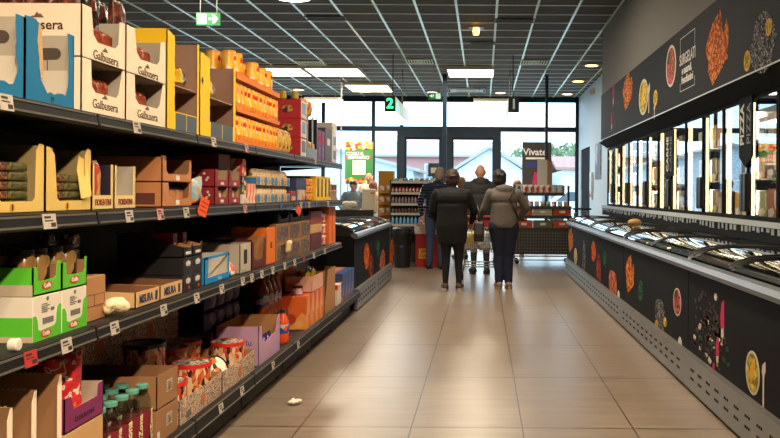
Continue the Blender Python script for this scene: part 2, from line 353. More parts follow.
for i, (lb, x, y, z, sx, sy, rd) in enumerate((
    ('lit ceiling panel next to the thin grey post, first of the pair', -3.32, 17.9, zc, 1.15, 1.15, 0), ('lit square ceiling panel over the orange cans', -4.5, 17.9, zc, 1.0, 1.15, 0),
    ('lit ceiling panel just before the green poster', -2.95, 20.6, zc, 1.05, 1.3, 0), ('lit ceiling panel over the shoppers, between the two diffuser grilles', -.29, 17.9, zc, 1.0, 1.15, 0),
    ('long lit lamp hanging in front of the upper windows by the till sign 2', -4.05, 20.2, 3.58, .84, .5, 1), ('lit lamp hanging beside the sign with the number 1', .2, 20.6, 3.62, .88, .5, 1))):
    panel_lamp(lb, x, y, z, sx, sy, rods=rd)
    area('ceiling_lamp_light', (x, y, z - .02), sx * .9, sy * .9, 80, (1, .86, .66))
for x, lb in ((-.3, 'added unseen ceiling fill panel over the aisle between the strip lamps and the shoppers'), (-4.2, 'added unseen ceiling fill panel behind the shelving')):
    panel_lamp(lb, x, 10.0, zc, 1.1, 1.1); area('ceiling_lamp_light', (x, 10.0, zc - .02), 1, 1, 90, (1, .86, .66))  # fill panels added out of view to light the shoppers' backs and racks
for i, (x, y, k) in enumerate(AISLE_LAMPS):
    panel_lamp('warm strip lamp on the ceiling above the aisle, number %s along it' % ORD[i], x, y, CEIL - .07, .3, 1.5, 'strip lamps above the aisle')
t = thing('track_spotlight', 'added unseen fill spotlight at the near end of the aisle turned towards the shelves', 'spotlight', FILL_SPOT); _q = tuple(_d.to_track_quat('-Z', 'Y').to_euler()); MB().lathe([(.10, -.09), (.115, -.08), (.115, .02), (.09, .10), (.03, .12)], n=20).build('lamp_head', lamp_body, t, rot=_q); MB().tube([(0, 0, .08), (0, 0, CEIL - 3.72)], .012).build('stem', dark_pl0, t)  # fixture for the added fill spot
for i, (x, y) in enumerate(TRACK):
    t = thing('track_spotlight', 'track spotlight turned towards the shelves, %s along the track' % ORD[i], 'spotlight', (x, y, 3.76), group='track spotlights')
    MB().lathe([(.10, -.09), (.115, -.08), (.115, .02), (.09, .10), (.03, .12)], n=20).build('lamp_head', lamp_body, t, rot=(0, R(36), 0)); MB().lathe([(.01, -.085), (.098, -.085), (.098, -.08), (.01, -.08)], n=20).build('lens', glow_w, t, rot=(0, R(36), 0)); MB().tube([(.05, 0, .08), (.05, 0, CEIL - 3.76)], .012).build('stem', dark_pl0, t)
def downlight(label, x, y, r=.13):
    t = thing('downlight', label, 'downlight', (x, y, CEIL), group='round downlights')
    MB().lathe([(r, 0), (r * 1.25, -.012), (r * 1.25, -.03), (r, -.03)], n=20).build('trim_ring', lamp_body, t); MB().lathe([(0.01, -.031), (r, -.031), (r, -.034), (.01, -.036)], n=20).build('diffuser', glow_w, t)
    return t
dls = [(-4.95, 21.3, 'above the upper windows behind the red boxes'), (-3.2, 21.6, 'above the green poster'), (-1.4, 21.7, 'over the small exit sign'), (.46, 21.7, 'above the second glass door'),
       (2.3, 21.9, 'at the corner by the window wall'), (2.3, 19.4, 'second in line along the wall from the windows'), (2.3, 17.0, 'third in line along the wall from the windows')]
for x, y, s in dls:
    downlight('round warm ceiling downlight ' + s, x, y)
grille_m = M('grille_white', 'e6f4dc', .5); dark_slot = M('slot_dark', '17181a', .8)
def vent(label, x, y, s=.56):
    t = thing('ceiling_vent', label, 'vent', (x, y, CEIL - .012), group='square air diffusers')
    b = MB(); h = s / 2
    for k in range(5): q = h - k * .055; b.box(-q, q, -q, -q + .02, -.012 + k * .002, .0); b.box(-q, q, q - .02, q, -.012 + k * .002, .0); b.box(-q, -q + .02, -q + .02, q - .02, -.012 + k * .002, .0); b.box(q - .02, q, -q + .02, q - .02, -.012 + k * .002, .0)
    b.build('grille', grille_m, t); MB().box(-h + .02, h - .02, -h + .02, h - .02, .001, .008).build('plenum', dark_slot, t)
vent('square air diffuser between the lit panels and the shoppers', -1.35, 16.7); vent('square air diffuser ahead of the sign with the number 1', 1.05, 16.7); vent('square air diffuser above the orange cans', -3.7, 17.0)
for lb, x, y, w in (('black slot vent in the ceiling above the freezer aisle', .48, 12.7, .3), ('black slot vent in the ceiling above the shelves', -2.5, 12.6, .3), ('black slot vent farther along above the shoppers', -.02, 14.6, .22)):
    t = thing('slot_vent', lb, 'vent', (x, y, CEIL - .012)); MB().box(-w, w, -.1, .1, -.008, .002).build('slot', dark_slot, t)
    f = MB(); f.box(-w - .02, w + .02, -.12, -.1, -.012, .002); f.box(-w - .02, w + .02, .1, .12, -.012, .002); f.build('rim', M('vent_rim', '4c4a46', .5), t)
t = thing('air_conditioner', 'white ceiling cassette air conditioner near the doors', 'air conditioner', (-.45, 21.2, CEIL - .04))
MB().box(-.5, .5, -.4, .4, 0, .04).build('cover', M('ac_white', 'b9c2c4', .5), t, bevel=.01)
b = MB(); b.box(-.42, .42, -.37, -.31, -.004, 0); b.box(-.42, .42, .31, .37, -.004, 0); b.box(-.48, -.44, -.3, .3, -.004, 0); b.box(.44, .48, -.3, .3, -.004, 0); b.build('louvre', dark_slot, t)
b = MB(); [b.box(-.25, .25, -.2 + q * .08, -.17 + q * .08, -.006, 0) for q in range(6)]; b.build('intake_grille', grille_m, t)
t = thing('spotlight', 'small lit twin spotlight fitting in the ceiling over the aisle', 'spotlight', (-.13, 13.3, CEIL - .012))
b = MB(); b.box(-.13, .13, -.13, .13, -.006, .0); b.build('plate', M('vent_rim', '4c4a46', .5), t)
MB().lathe([(.05, -.006), (.055, -.05), (.04, -.06), (.02, -.06)], (0, .06, 0)).build('lamp_head', M('lamp_cool', 'f4f4ea', .5, emit='f4ffe6', es=9), t)
MB().lathe([(.045, -.006), (.05, -.10), (.045, -.12), (.02, -.12)], (0, -.05, 0)).build('lamp_head', M('lamp_amber', 'ffd080', .5, emit='ffb040', es=8), t)
t = thing('round_ceiling_lamp', 'large round white lamp on the ceiling over the shelves', 'ceiling lamp', (-2.62, 10.9, CEIL))
MB().lathe([(.30, 0), (.31, -.05), (.28, -.09), (.26, -.09)], n=28).build('housing', lamp_body, t); MB().lathe([(.01, -.085), (.26, -.085), (.24, -.11), (.01, -.12)], n=28).build('diffuser', M('lamp_cool', 'f4f4ea', .5), t)

# emergency exit signs
green = M('exit_green', '0a6a38', .5, emit='0a9048', es=.22); white_e = M('exit_white', 'f2fff6', .5, emit='e8fff0', es=.35)
def run_man(b, x, z, s, y):   # running figure from bars
    def bar(x0, z0, x1, z1, w):
        d = Vector((x1 - x0, z1 - z0)); n = Vector((-d.y, d.x)).normalized() * w / 2
        b.prism([(x + (x0 * s) + n.x * s, z + z0 * s + n.y * s), (x + x1 * s + n.x * s, z + z1 * s + n.y * s), (x + x1 * s - n.x * s, z + z1 * s - n.y * s), (x + x0 * s - n.x * s, z + z0 * s - n.y * s)], 'y', y - .002, y)
    bar(0, .1, .12, .5, .2); bar(.12, .5, -.2, .32, .1); bar(.12, .48, .42, .3, .1); bar(0, .1, .28, -.12, .12); bar(.28, -.12, .18, -.5, .1); bar(0, .1, -.2, -.22, .12); bar(-.2, -.22, -.5, -.3, .1)
    b.lathe([(.01, y - .002), (.1 * s, y - .002), (.1 * s, y), (.01, y)], (x + .2 * s, 0, z + .68 * s), 10, ax='y')
def exit_sign(label, x, y, z, w, h, kind):
    t = thing('exit_sign', label, 'exit sign', (x, y, z), group=None)
    MB().box(-w / 2, w / 2, 0, .04, 0, h).build('light_box', green, t)
    r = MB(); [r.tube([(q, .02, h), (q, .02, CEIL - z)], .004) for q in (-w * .35, w * .35)]; r.build('suspension_rod', MATS['grey_post'], t)
    b = MB()
    if kind == 0:
        b.box(-w * .44, -w * .08, -.002, 0, h * .12, h * .88)
        b.prism([(w * .02, h * .42), (w * .24, h * .42), (w * .16, h * .18), (w * .27, h * .18), (w * .42, h * .5), (w * .27, h * .82), (w * .16, h * .82), (w * .24, h * .58), (w * .02, h * .58)], 'y', -.003, 0); b.build('arrow_print', white_e, t)
        g = MB(); run_man(g, -w * .27, h * .47, h * .42, -.003); g.build('figure_print', green, t)
    else:
        b.box(w * .05, w * .42, -.002, 0, h * .12, h * .88); b.box(-w * .42, -w * .3, -.002, 0, h * .45, h * .6); b.box(-w * .3, -w * .2, -.002, 0, h * .3, h * .75); run_man(b, -w * .14, h * .47, h * .4, -.002); b.build('arrow_print', white_e, t)
exit_sign('green exit sign with a white arrow hanging above the shelves', -3.6, 10.4, 3.44, .31, .165, 0)
exit_sign('small green exit sign hanging before the window wall by the number 2', -1.22, 20, 3.62, .33, .17, 1)

# lane lights 2 and 1
dark_pl = M('sign_dark', '2a2f30', .5); lane_grey = M('lane_grey', '8d9aa0', .5); lit_green = M('digit_green', '40ffa0', .5, emit='30ff88', es=3); lane_glow = M('lane_glow', 'fff4e0', .5, emit='fff0d8', es=6)
def lane(label, x, digit, on):
    t = thing('lane_light', label, 'till sign', (x, 15.4, 2.835)); w = .105
    MB().box(-w, w, .02, 2.9, .012, .30).build('housing', lane_grey, t); MB().box(-w, w, 0, .02, 0, .30).build('front_plate', dark_pl, t); MB().box(-w + .01, w - .01, .03, 2.88, 0, .012).build('diffuser', lane_glow, t)
    text('digit', digit, .27, lit_green if on else M('digit_faint_glow', 'b8c8c4', .5, emit='b8c8c4', es=.35), t, (0, -.001, .155), (90, 0, 0), .006)  # the unlit digit gets a faint added glow to brighten it
    if on: b = MB(); [b.box(w, w + .002, .15 + k * .06, .85 - k * .1, .05 + k * .045, .075 + k * .045) for k in range(5)]; b.build('side_print', lit_green, t)
    r = MB(); [r.tube([(0, q, .3), (0, q, CEIL - 2.835)], .012) for q in (.5, 2.4)]; r.build('suspension_rod', dark_pl, t)
    area('lane_lamp_light', (x, 16.8, 2.82), .18, 2.6, 20, (1, .93, .82))
lane('till lane light with a lit green number 2', -1.81, '2', True); lane('till lane light with a dark plate numbered 1', .585, '1', False)
t = thing('security_camera', 'small white object with a red dot high on the side wall', 'camera', (XR, 19.6, 3.72)); MB().box(-.1, 0, -.06, .06, 0, .14).build('camera_body', M('ac_white'), t); MB().box(-.105, -.1, -.055, .055, .01, .12).build('red_lens', M('signal_red', 'c82020', .5), t)

# ------------------------------------------------------------------ food graphics (flat prints on the freezer fronts and the sign)
black_panel = M('black_panel', '0f1014', .7, spec=.12)
FOOD = dict(
    pizza=MP('print_pizza', ['a8431c', '6d200e', 'cc7430', 'b8501f', 'd89a50'], 44, rough=.4), yarn=MP('print_pepper', ['b84a14', 'd06a20', '8a2c0c'], 28, rough=.4),
    fish=MP('print_fish', ['5d5f62', '2e3034', '99999a', '44464a', '16171b'], 70, rough=.4), salad=MP('print_salad', ['a02c35', '6b1a26', 'd0717a', '4f7a3a', 'b43a48'], 42, rough=.4),
    curry=MP('print_curry', ['c2a63c', 'd8c468', '7d7a2c', '8f7a28'], 30, rough=.4), rim=M('print_plate', 'c9c3b4', .4), lemon=M('print_lemon', 'd9a83c', .4), green=MP('print_leaf', ['1c4a30', '12301f', '3a6a40'], 40, rough=.4),
    meat=MP('print_meat', ['702418', '94442e', '44140c'], 30, rough=.4), pink=M('print_pink', 'c43a66', .4), cream=M('print_cream', 'd8c8bc', .4), dark=MP('print_choc', ['2c2326', '43323a', '1d1a1c'], 30, rough=.4), wood=M('print_wood', 'a98a5c', .4), salmon=MP('print_salmon', ['b05a3c', '8a3c26', 'c07a5c'], 30, rough=.4), ink=M('print_white', 'd8d6d0', .5))
for _m in FOOD.values():
    _p = _m.node_tree.nodes['Principled BSDF']; _p.inputs['Specular IOR Level'].default_value = .1; _p.inputs['Roughness'].default_value = .8
def food(parent, X, sgn, kind, px, py, hw, hh, ox=0., oy=0., th=.0015, name=None):
    """sgn -1: print on a face that looks towards -X; px.. = where the print sits; size hw, hh half extents seen there"""
    ya, yb = yl(px + hw, X), yl(px - hw, X); yc = yl(px, X); zc_ = zl(px, py, yc) - oy; W2 = abs(yb - ya) / 2; H = hh * yc / FPX; yc = (ya + yb) / 2
    th += {'pop': .0012, 'spoon': .0006, 'lemon': .0010, 'curry': .0004, 'ink': .0008}.get(kind, 0.); x0, x1 = (X - th, X) if sgn < 0 else (X, X + th); x0 -= ox; x1 -= ox
    def poly(pts, mat, nm, d=0.):
        b = MB(); b.prism([(yc + u * W2 - PY, zc_ + v * H - PZ) for u, v in pts], 'x', x0 + (d * sgn) - PX, x1 + (d * sgn) - PX); return b.build(nm, mat, parent)
    ring = lambda rx, ry, n=20: [(rx * math.cos(2 * math.pi * i / n), ry * math.sin(2 * math.pi * i / n)) for i in range(n)]
    PX, PY, PZ = parent.location
    if kind in ('salad', 'curry'):
        poly(ring(1, 1), FOOD['rim'], 'plate_print'); poly(ring(.84, .88), FOOD[kind], 'food_print', .0008)
        if kind == 'curry': poly([(.1, -.5), (.5, -.2), (-.1, .7), (-.45, .4)], FOOD['lemon'], 'food_print', .0014)
        else: poly([(.2, .3), (.7, .1), (.6, .6), (.3, .8)], FOOD['green'], 'food_print', .0014)
    elif kind == 'pizza': poly([(-.3, 1), (.45, .72), (.9, .25), (1, .05), (.7, -.25), (.75, -.55), (.35, -1), (-.2, -.75), (-.85, -.45), (-.95, .3), (-.75, .62), (-.55, .3), (-.45, .35)], FOOD[kind], 'food_print')
    elif kind == 'lemon': poly(ring(1, 1), FOOD['lemon'], 'food_print'); poly(ring(.75, .8), FOOD['curry'], 'food_print', .0008)
    elif kind == 'pop':
        poly([(-.25, 1), (.25, .85), (.5, .2), (.35, -.35), (-.3, -.25)], FOOD['pink'], 'food_print'); poly([(-.2, -.25), (.35, -.35), (.3, -.75), (-.15, -.7)], FOOD['cream'], 'food_print'); poly([(-.02, -.75), (.15, -.75), (.2, -1), (.05, -1)], FOOD['wood'], 'food_print')
    elif kind == 'scatter':
        b = MB(); g = random.Random(int(px))
        for _ in range(110):
            u, v = max(-.8, min(.8, g.gauss(0, .42))), max(-.9, min(.9, g.gauss(0, .42))); s_ = g.uniform(.05, .11); a = g.uniform(0, 1.5)
            b.prism([(yc + (u + s_ * math.cos(a + q)) * W2 - PY, zc_ + (v + .8 * s_ * math.sin(a + q)) * H - PZ) for q in (0, 1.6, 3.0, 4.5)], 'x', x0 - PX, x1 - PX, g.choice([0, 0, 0, 0, 0, 0, 1, 2]))
        b.build('food_print', [M('print_cocoa', '4a3c42', .8, spec=.1), FOOD['cream'], FOOD['green']], parent)
    elif kind == 'spoon': poly(ring(.9, .28, 12), FOOD['wood'], 'food_print') if 0 else poly([(-.5, 1), (.4, .8), (.6, .5), (.3, .3), (.25, -1), (-.1, -1), (-.1, .3), (-.6, .6)], FOOD['cream'], 'food_print')
    else:
        g = random.Random(int(px * 7)); pts = [(math.cos(a) * g.uniform(.7, 1), math.sin(a) * g.uniform(.85, 1)) for a in [2 * math.pi * i / 14 for i in range(14)]]
        poly(pts, FOOD[kind], 'food_print')

# ------------------------------------------------------------------ sign band over the cabinets
sg = thing('food_sign_band', 'long black sign band with food pictures above the freezer cabinets', 'sign', (1.985, -2.0, 2.17))
MB().box(0, .75, 0, 15.45, 0, .76).build('panel', black_panel, sg)
MB().box(-.006, 0, 0, 15.45, -.006, .006).build('edge_strip', M('edge_strip', '9a9c9e', .4), sg)
for kd, px, py, hw, hh in (('pop', 613, 95, 1.6, 13), ('pop', 611.5, 122, 1.4, 9), ('pizza', 627, 91, 5, 19), ('curry', 643, 97, 4.5, 18), ('spoon', 648.5, 98, 1.5, 15), ('lemon', 655, 98, 2, 8), ('spoon', 654, 112, 1, 7),
                           ('salad', 670.4, 66, 5, 21), ('pizza', 716.7, 47, 12, 36), ('fish', 762, 42, 14, 34), ('lemon', 746.5, 61, 3.2, 10.5), ('lemon', 768, 27, 3, 9)):
    food(sg, 1.985, -1, kd, px, py, hw, hh)
ya, yb = yl(694, 1.985), yl(679.5, 1.985); b = MB(); y0, y1 = ya + 2, yb + 2
for q in (.13, .66): b.box(-.0015, 0, y0, y1, q, q + .006)
b.box(-.0015, 0, y0, y0 + .005, .5, .66); b.box(-.0015, 0, y0, y0 + .005, .13, .22); b.box(-.0015, 0, y1 - .005, y1, .5, .66); b.box(-.0015, 0, y1 - .005, y1, .13, .22)
b.build('frame_line', FOOD['ink'], sg)
text('lettering', 'SURGELATI', .155, FOOD['ink'], sg, (-.001, (y0 + y1) / 2, .44), (90, 0, -90), .001, .78)
text('lettering', 'e naturali,', .105, FOOD['ink'], sg, (-.001, (y0 + y1) / 2 + .02, .33), (90, 0, -90), .003, .9)
text('lettering', 'freschissimi', .105, FOOD['ink'], sg, (-.001, (y0 + y1) / 2, .235), (90, 0, -90), .003, .9)

# ------------------------------------------------------------------ chest freezers
steel_b = M('brushed_steel', '8f8f8c', .42, .85, var=.12, vs=6); rail_m = M('silver_rail', '6c737c', .4, .6); gasket = M('black_plastic', '141416', .35); hole_m = M('hole_dark', '0c0c0c', .9); frz_in = M('freezer_liner', 'c4d0d0', .5)
lid_gl = glass('lid_glass', (.88, .95, .93), 1.45, .01)
PROF = [(1.355, .80), (1.385, .845), (1.43, .872), (1.50, .895), (1.58, .906), (1.70, .912), (1.85, .908), (2.0, .90), (2.10, .895)]
def freezer(label, y0, y1, s, lids, group, back=2.12):
    t = thing('chest_freezer', label, 'chest freezer', (s * 1.33, y0, 0), group=group); L = y1 - y0; g = .006; O = 1.33
    def X(a, c): return (min(s * (a - O), s * (c - O)), max(s * (a - O), s * (c - O)))
    bd = MB(); bd.box(*X(1.37, 1.40), g, L - g, .14, .80); bd.box(*X(back - .05, back), g, L - g, .05, .85); bd.box(*X(1.40, back - .05), g, L - g, .05, .42); bd.box(*X(1.40, back - .05), g, g + .04, .42, .80); bd.box(*X(1.40, back - .05), L - g - .04, L - g, .42, .80)
    bd.build('body', black_panel, t)
    k = MB(); k.box(*X(1.33, 1.345), 0, L, .02, .235); k.box(*X(1.345, 1.372), 0, L, .215, .235); k.box(*X(1.345, 1.37), 0, L, .02, .10); bp = k.build('bumper', steel_b, t)
    h = MB(); q = .10
    while q < L - .1:
        for dy in (-.028, 0, .028):
            for z in (.10, .155): h.lathe([(.008, 0), (.008, .003)], (s * -.0015 - .0015, q + dy, z), 8, ax='x', smooth=False)
        q += .175
    h.build('perforations', hole_m, bp)
    MB().prism([(s * (a - O), z) for a, z in ((1.335, .775), (1.33, .80), (1.345, .828), (1.38, .838), (1.41, .825), (1.41, .80), (1.37, .775))], 'y', .003, L - .003).build('handrail', rail_m, t)
    pr = PROF[:-1] + [(back - .02, .895)]
    n = lids
    e = MB()
    for yy in (g, L - g - .035): e.prism([(s * (a - O), z + .012) for a, z in pr] + [(s * (back - .02 - O), .80), (s * (1.40 - O), .80)], 'y', yy, yy + .035)
    e.box(*X(back - .10, back), g, L - g, .80, .905); e.build('end_cap', gasket, t)
    w = (L - 2 * g - .07) / n
    for i in range(n):
        a0 = g + .035 + i * w + .003; a1 = a0 + w - .006
        f = MB(); dz = .004 if i % 2 else .014
        for yy in (a0, a1): f.tube([(s * (a - O), yy + (.012 if yy == a0 else -.012), z + dz) for a, z in pr[1:]], .012, 6)
        f.box(*X(1.40, 1.43), a0, a1, .845, .866)
        fr = f.build('lid', gasket, t)
        p = MB(); vs = [(s * (a - O), yy, z + dz) for yy in (a0 + .012, a1 - .012) for a, z in pr[1:]]; m = len(pr) - 1
        vs2 = [(v[0], v[1], v[2] - .005) for v in vs]
        p.add(vs + vs2, [(j, j + 1, m + j + 1, m + j) for j in range(m - 1)] + [(2 * m + j, 3 * m + j, 3 * m + j + 1, 2 * m + j + 1) for j in range(m - 1)], 0, True); p.build('lid_glass', lid_gl, fr)
    b = MB(); nx = 6
    for q in range(1, int(L / .42)): b.box(*X(1.42, back - .07), q * .42 - .002, q * .42 + .002, .43, .525)
    b.build('basket_divider', M('wire_grey', 'a4aaac', .4, .6), t); MB().box(*X(1.40, back - .05), g + .04, L - g - .04, .53, .545).build('liner', frz_in, t)
    return t
fz = []
FZY = [.37, 2.84, 5.30, 7.76, 10.28, 12.8]
lbs = ['black chest freezer at the near end with chocolate ice lolly pictures', 'black chest freezer with scattered lollies and a yellow curry bowl on its front', 'black chest freezer with a pizza slice, fish and red salad bowl on its front',
       'black chest freezer with meat and salmon pictures on its front', 'black chest freezer at the window end of the row']
for i in range(5): fz.append(freezer(lbs[i], FZY[i], FZY[i + 1], 1, 3 if i == 1 else 2, 'chest freezers along the wall'))
for i, kd, px, py, hw, hh in ((4, 'pizza', 571, 240, 2.5, 13), (4, 'curry', 576, 256, 1.5, 8), (4, 'fish', 584.5, 259, 1.8, 20), (3, 'yarn', 594, 251.5, 2.4, 11), (3, 'meat', 599.3, 271, 3, 17), (3, 'green', 605.3, 259, 2, 9), (3, 'salmon', 613.5, 284, 5.5, 15), (3, 'ink', 619.3, 296, 1.2, 6),
    (2, 'pizza', 630.5, 274, 4.5, 20), (2, 'green', 641.5, 291, 3, 11), (2, 'fish', 661, 315, 6, 18), (2, 'lemon', 657.5, 327, 1.6, 7), (2, 'lemon', 666, 322, 1.4, 5), (2, 'salad', 678, 302, 4, 14), (2, 'ink', 681, 345, 2.2, 9),
    (1, 'scatter', 713, 335, 21, 42), (1, 'pop', 724, 322, 5, 22), (1, 'pop', 719, 352, 4, 15), (1, 'pop', 715, 374, 3, 11), (1, 'ink', 716.5, 297, 1.6, 4), (1, 'curry', 754, 373, 7, 22), (1, 'spoon', 765, 385, 3, 24), (1, 'yarn', 800, 345, 16, 40)):
    food(fz[i], 1.37, -1, kd, px, py, hw, hh)
lf = [freezer('black island chest freezer at the end of the shelves', 8.5, 10.1, -1, 2, 'island freezers', 2.25), freezer('black island chest freezer nearest the tills', 10.1, 11.7, -1, 2, 'island freezers', 2.25)]
for i, kd, px, py, hw, hh in ((0, 'yarn', 367, 256, 3, 14), (0, 'meat', 371.3, 270, 2.6, 16), (1, 'green', 378.5, 249, 1.3, 9), (1, 'salmon', 383, 264, 3, 16), (1, 'yarn', 392, 254, 2.4, 16), (0, 'pizza', 370, 283, 2.6, 6)):
    food(lf[i], -1.37, 1, kd, px, py, hw, hh)
# frozen goods lying in the chest freezers
bagcols = ['3a6ea8', '7d9a4a', 'b8bcb8', 'a8503a', 'c8b060', '355a88', '8a3a44']
def pillow(w, h, t_, n=9, seed=1, crimp=.06):
    g = random.Random(seed); b = MB(); vs = []; fs = []
    ph = g.uniform(0, 6)
    for sd in (1, -1):
        for j in range(n + 1):
            v = j / n
            for i in range(n + 1):
                u = i / n; e = max(0, 1 - (2 * abs(u - .5)) ** 3.2) * max(0, 1 - (2 * abs(v - .5)) ** 4) ** .6
                y = (u - .5) * w * (1 - .07 * math.sin(math.pi * v)) ; z = v * h
                vs.append((sd * (t_ / 2 * e ** .6 * (1 + .16 * math.sin(9 * u + ph) * math.cos(8 * v + ph)) + .0008), y, z))
    N = (n + 1) ** 2
    for j in range(n):
        for i in range(n):
            a = j * (n + 1) + i; fs.append((a, a + 1, a + n + 2, a + n + 1)); fs.append((N + a, N + a + n + 1, N + a + n + 2, N + a + 1))
    for i in range(n): fs.append((i, N + i, N + i + 1, i + 1)); a = n * (n + 1) + i; fs.append((a, a + 1, N + a + 1, N + a))
    for j in range(n): a = j * (n + 1); fs.append((a, a + n + 1, N + a + n + 1, N + a)); a += n; fs.append((a, N + a, N + a + n + 1, a + n + 1))
    return b.add(vs, fs, 0, True)
cn = dict(zip(bagcols, ['blue', 'green', 'silver', 'red-brown', 'yellow', 'navy', 'crimson']))
wh = {1: 'curry bowl freezer', 2: 'pizza slice freezer', 3: 'salmon picture freezer', 4: 'freezer nearest the windows'}
for fi in (1, 2, 3, 4):
    y = FZY[fi] + .17; k = 0
    while y < FZY[fi + 1] - .17:
        for x in (1.53, 1.738, 1.93):
            c = bagcols[(k * 3 + fi + int(x * 10)) % 7]; m = MP('frozen_' + c, [c, 'd8dad6', c, c], 9, rough=.35)
            o = pillow(.2, .19, .055, 7, k).build('frozen_bag', m, loc=(x + .095, y, .585 + .02 * (k % 2)), rot=(0, R(-88), rnd.uniform(-.1, .1)))
            tag(o, '%s frozen bag, %s row from the camera end, %s column, %s' % (cn[c], ORD[k // 3], ('aisle', 'middle', 'wall')[k % 3], wh[fi]), 'frozen food bag', 'frozen bags in the chest freezers'); k += 1
        y += .30
o = tag(MB().ell((0, 0, .035), .075, .07, .045).build('bread_loaf', M('loaf', 'b08a4a', .6, var=.2), loc=(1.60, 8.40, .932)), 'round golden loaf lying on a chest freezer lid', 'bread')

# ------------------------------------------------------------------ glass-door freezer cabinets
cab_blk = M('cabinet_black', '0c0d10', .75, spec=.1); cab_in = M('cabinet_inner', 'b9bdbf', .5); led = M('led_strip', 'fff6dc', .5, emit='ffe2a8', es=2.6); door_gl = glass('door_glass', (.95, .97, .97), 1.5, .0); wirem = M('wire_white', 'b4b8ba', .5)
pbox = {c: None for c in ('a83a2c', 'c8702c', 'd8d0c0', '6a4a34', '3a5a8a', '8a9a4a', 'd0a050')}
pn = {'a83a2c': 'red', 'c8702c': 'orange', 'd8d0c0': 'cream', '6a4a34': 'brown', '3a5a8a': 'blue', '8a9a4a': 'olive', 'd0a050': 'yellow'}
cabn = ['beside the near frame edge', 'under the PIZZA flag', 'just past the PIZZA flag', 'under the CARNE flag', 'just past the CARNE flag', 'second from the wall end', 'at the wall end']
for k in range(7):
    yc = 6.49 + 1.33 * (k - 1); y0 = yc - .663; Wd = 1.326
    t = thing('freezer_cabinet', 'tall black glass-door freezer cabinet ' + cabn[k], 'freezer cabinet', (2.15, y0, 0), group='glass-door cabinets')
    b = MB(); b.box(.03, .55, 0, Wd, 0, 1.06); b.box(.03, .55, 0, Wd, 2.06, 2.165); b.box(.52, .55, 0, Wd, 1.06, 2.06); b.box(.05, .52, 0, .02, 1.06, 2.06); b.box(.05, .52, Wd - .02, Wd, 1.06, 2.06); b.build('cabinet_body', cab_blk, t)
    b = MB(); b.box(.50, .519, .021, Wd - .021, 1.061, 2.059); b.build('inner_back', cab_in, t)
    for z in (1.09, 1.40, 1.73): s = MB(); s.box(.09, .50, .02, Wd - .02, z - .006, z); s.build('shelf', wirem, t)
    for q in (.045, Wd / 2, Wd - .045): MB().box(.035, .062, q - .008, q + .008, 1.10, 2.02).build('led_strip', led, t)
    for q in (.09, .70): area('cabinet_light', (2.15 + .095, y0 + q, 1.56), .9, .04, 4.5, (1, .9, .74), (0, R(-90), 0))
    for j in (0, 1):
        a0 = .004 + j * Wd / 2; a1 = a0 + Wd / 2 - .008; d = MB()
        d.box(0, .028, a0, a0 + .018, 1.07, 2.055); d.box(0, .028, a1 - .018, a1, 1.07, 2.055); d.box(0, .028, a0 + .018, a1 - .018, 1.07, 1.10); d.box(0, .028, a0 + .018, a1 - .018, 2.03, 2.055)
        d = d.build('door', cab_blk, t); MB().box(.008, .014, a0 + .018, a1 - .018, 1.10, 2.03).build('pane', door_gl, d)
        hy = a1 - .070 if j == 0 else a0; MB().box(-.042, -.0005, hy, hy + .070, 1.13, 1.44).build('handle', M('handle_black', '0f0f11', .4), d, bevel=.01)
    if k in (1, 3):
        fl = thing('cabinet_flag', 'black flag sign reading %s on the freezer doors' % ('PIZZA' if k == 1 else 'CARNE'), 'sign', (2.145, yc, 1.60)); h = .46
        MB().box(-.012, 0, -.16 if k == 1 else -.2, .16 if k == 1 else .2, -.02 if k == 1 else -.12, h + .02 if k == 1 else h - .06).build('plate', cab_blk, fl)
        text('lettering', 'PIZZA' if k == 1 else 'CARNE', .13, FOOD['ink'], fl, (-.013, .075, .24 if k == 1 else .13), (0, -90, 0), .003, .95)
        text('lettering', 'PIZZA' if k == 1 else 'CARNE', .13, M('ink_dim', '5a5a5c', .5), fl, (-.013, -.085, .24 if k == 1 else .13), (0, -90, 0), .001, .95)
        if k == 1: MB().prism([(-.16, -.02), (.16, -.02), (0, -.11)], 'x', -.011, 0).build('lower_tip', cab_blk, fl)
    cs = list(pn)
    for zi, z in enumerate((1.09, 1.40, 1.73)):
        y = .09; q = 0
        while y < Wd - .2:
            c = cs[(k * 2 + zi * 3 + q * 5) % 7]
            if pbox[c] is None:
                p = MB().box(0, .3, 0, .17, 0, .2).build('frozen_food_box', MP('foodbox_' + c, [c, 'e6ddc8', c, c, c], 9, rough=.4)); pbox[c] = p; p.location = (2.246, y0 + y, z + .001)
            else: p = pbox[c].copy(); C.objects.link(p); p.location = (2.246, y0 + y, z + .001); p.scale = (1, 1, rnd.uniform(.75, 1.15))
            tag(p, '%s frozen food box on the %s shelf of the cabinet %s' % (pn[c], ('lowest', 'middle', 'top')[zi], cabn[k]), 'frozen food box', 'boxes in the glass-door cabinets'); y += rnd.uniform(.19, .24); q += 1
t = thing('canopy', 'black sloping canopy between the sign band and the glass doors', 'canopy', (2.0, -2.0, 2.06)); MB().prism([(0, .10), (.145, 0), (.145, .10)], 'y', 0, 15.8).build('canopy_board', cab_blk, t)
t = thing('price_rail', 'pale price rail with hanging tags below the glass doors', 'price rail', (2.10, 5.0, .93)); MB().box(0, .07, 0, 9.1, .095, .135).build('rail', M('rail_pale', 'b9c0c6', .45), t)
MB().box(.01, .07, 0, 9.1, -.02, .094).build('backing', cab_blk, t)
b = MB(); y = .05
g = random.Random(5)
hang = M('tag_white', '9aa0a6', .5)
ti = 0; lastc = -1
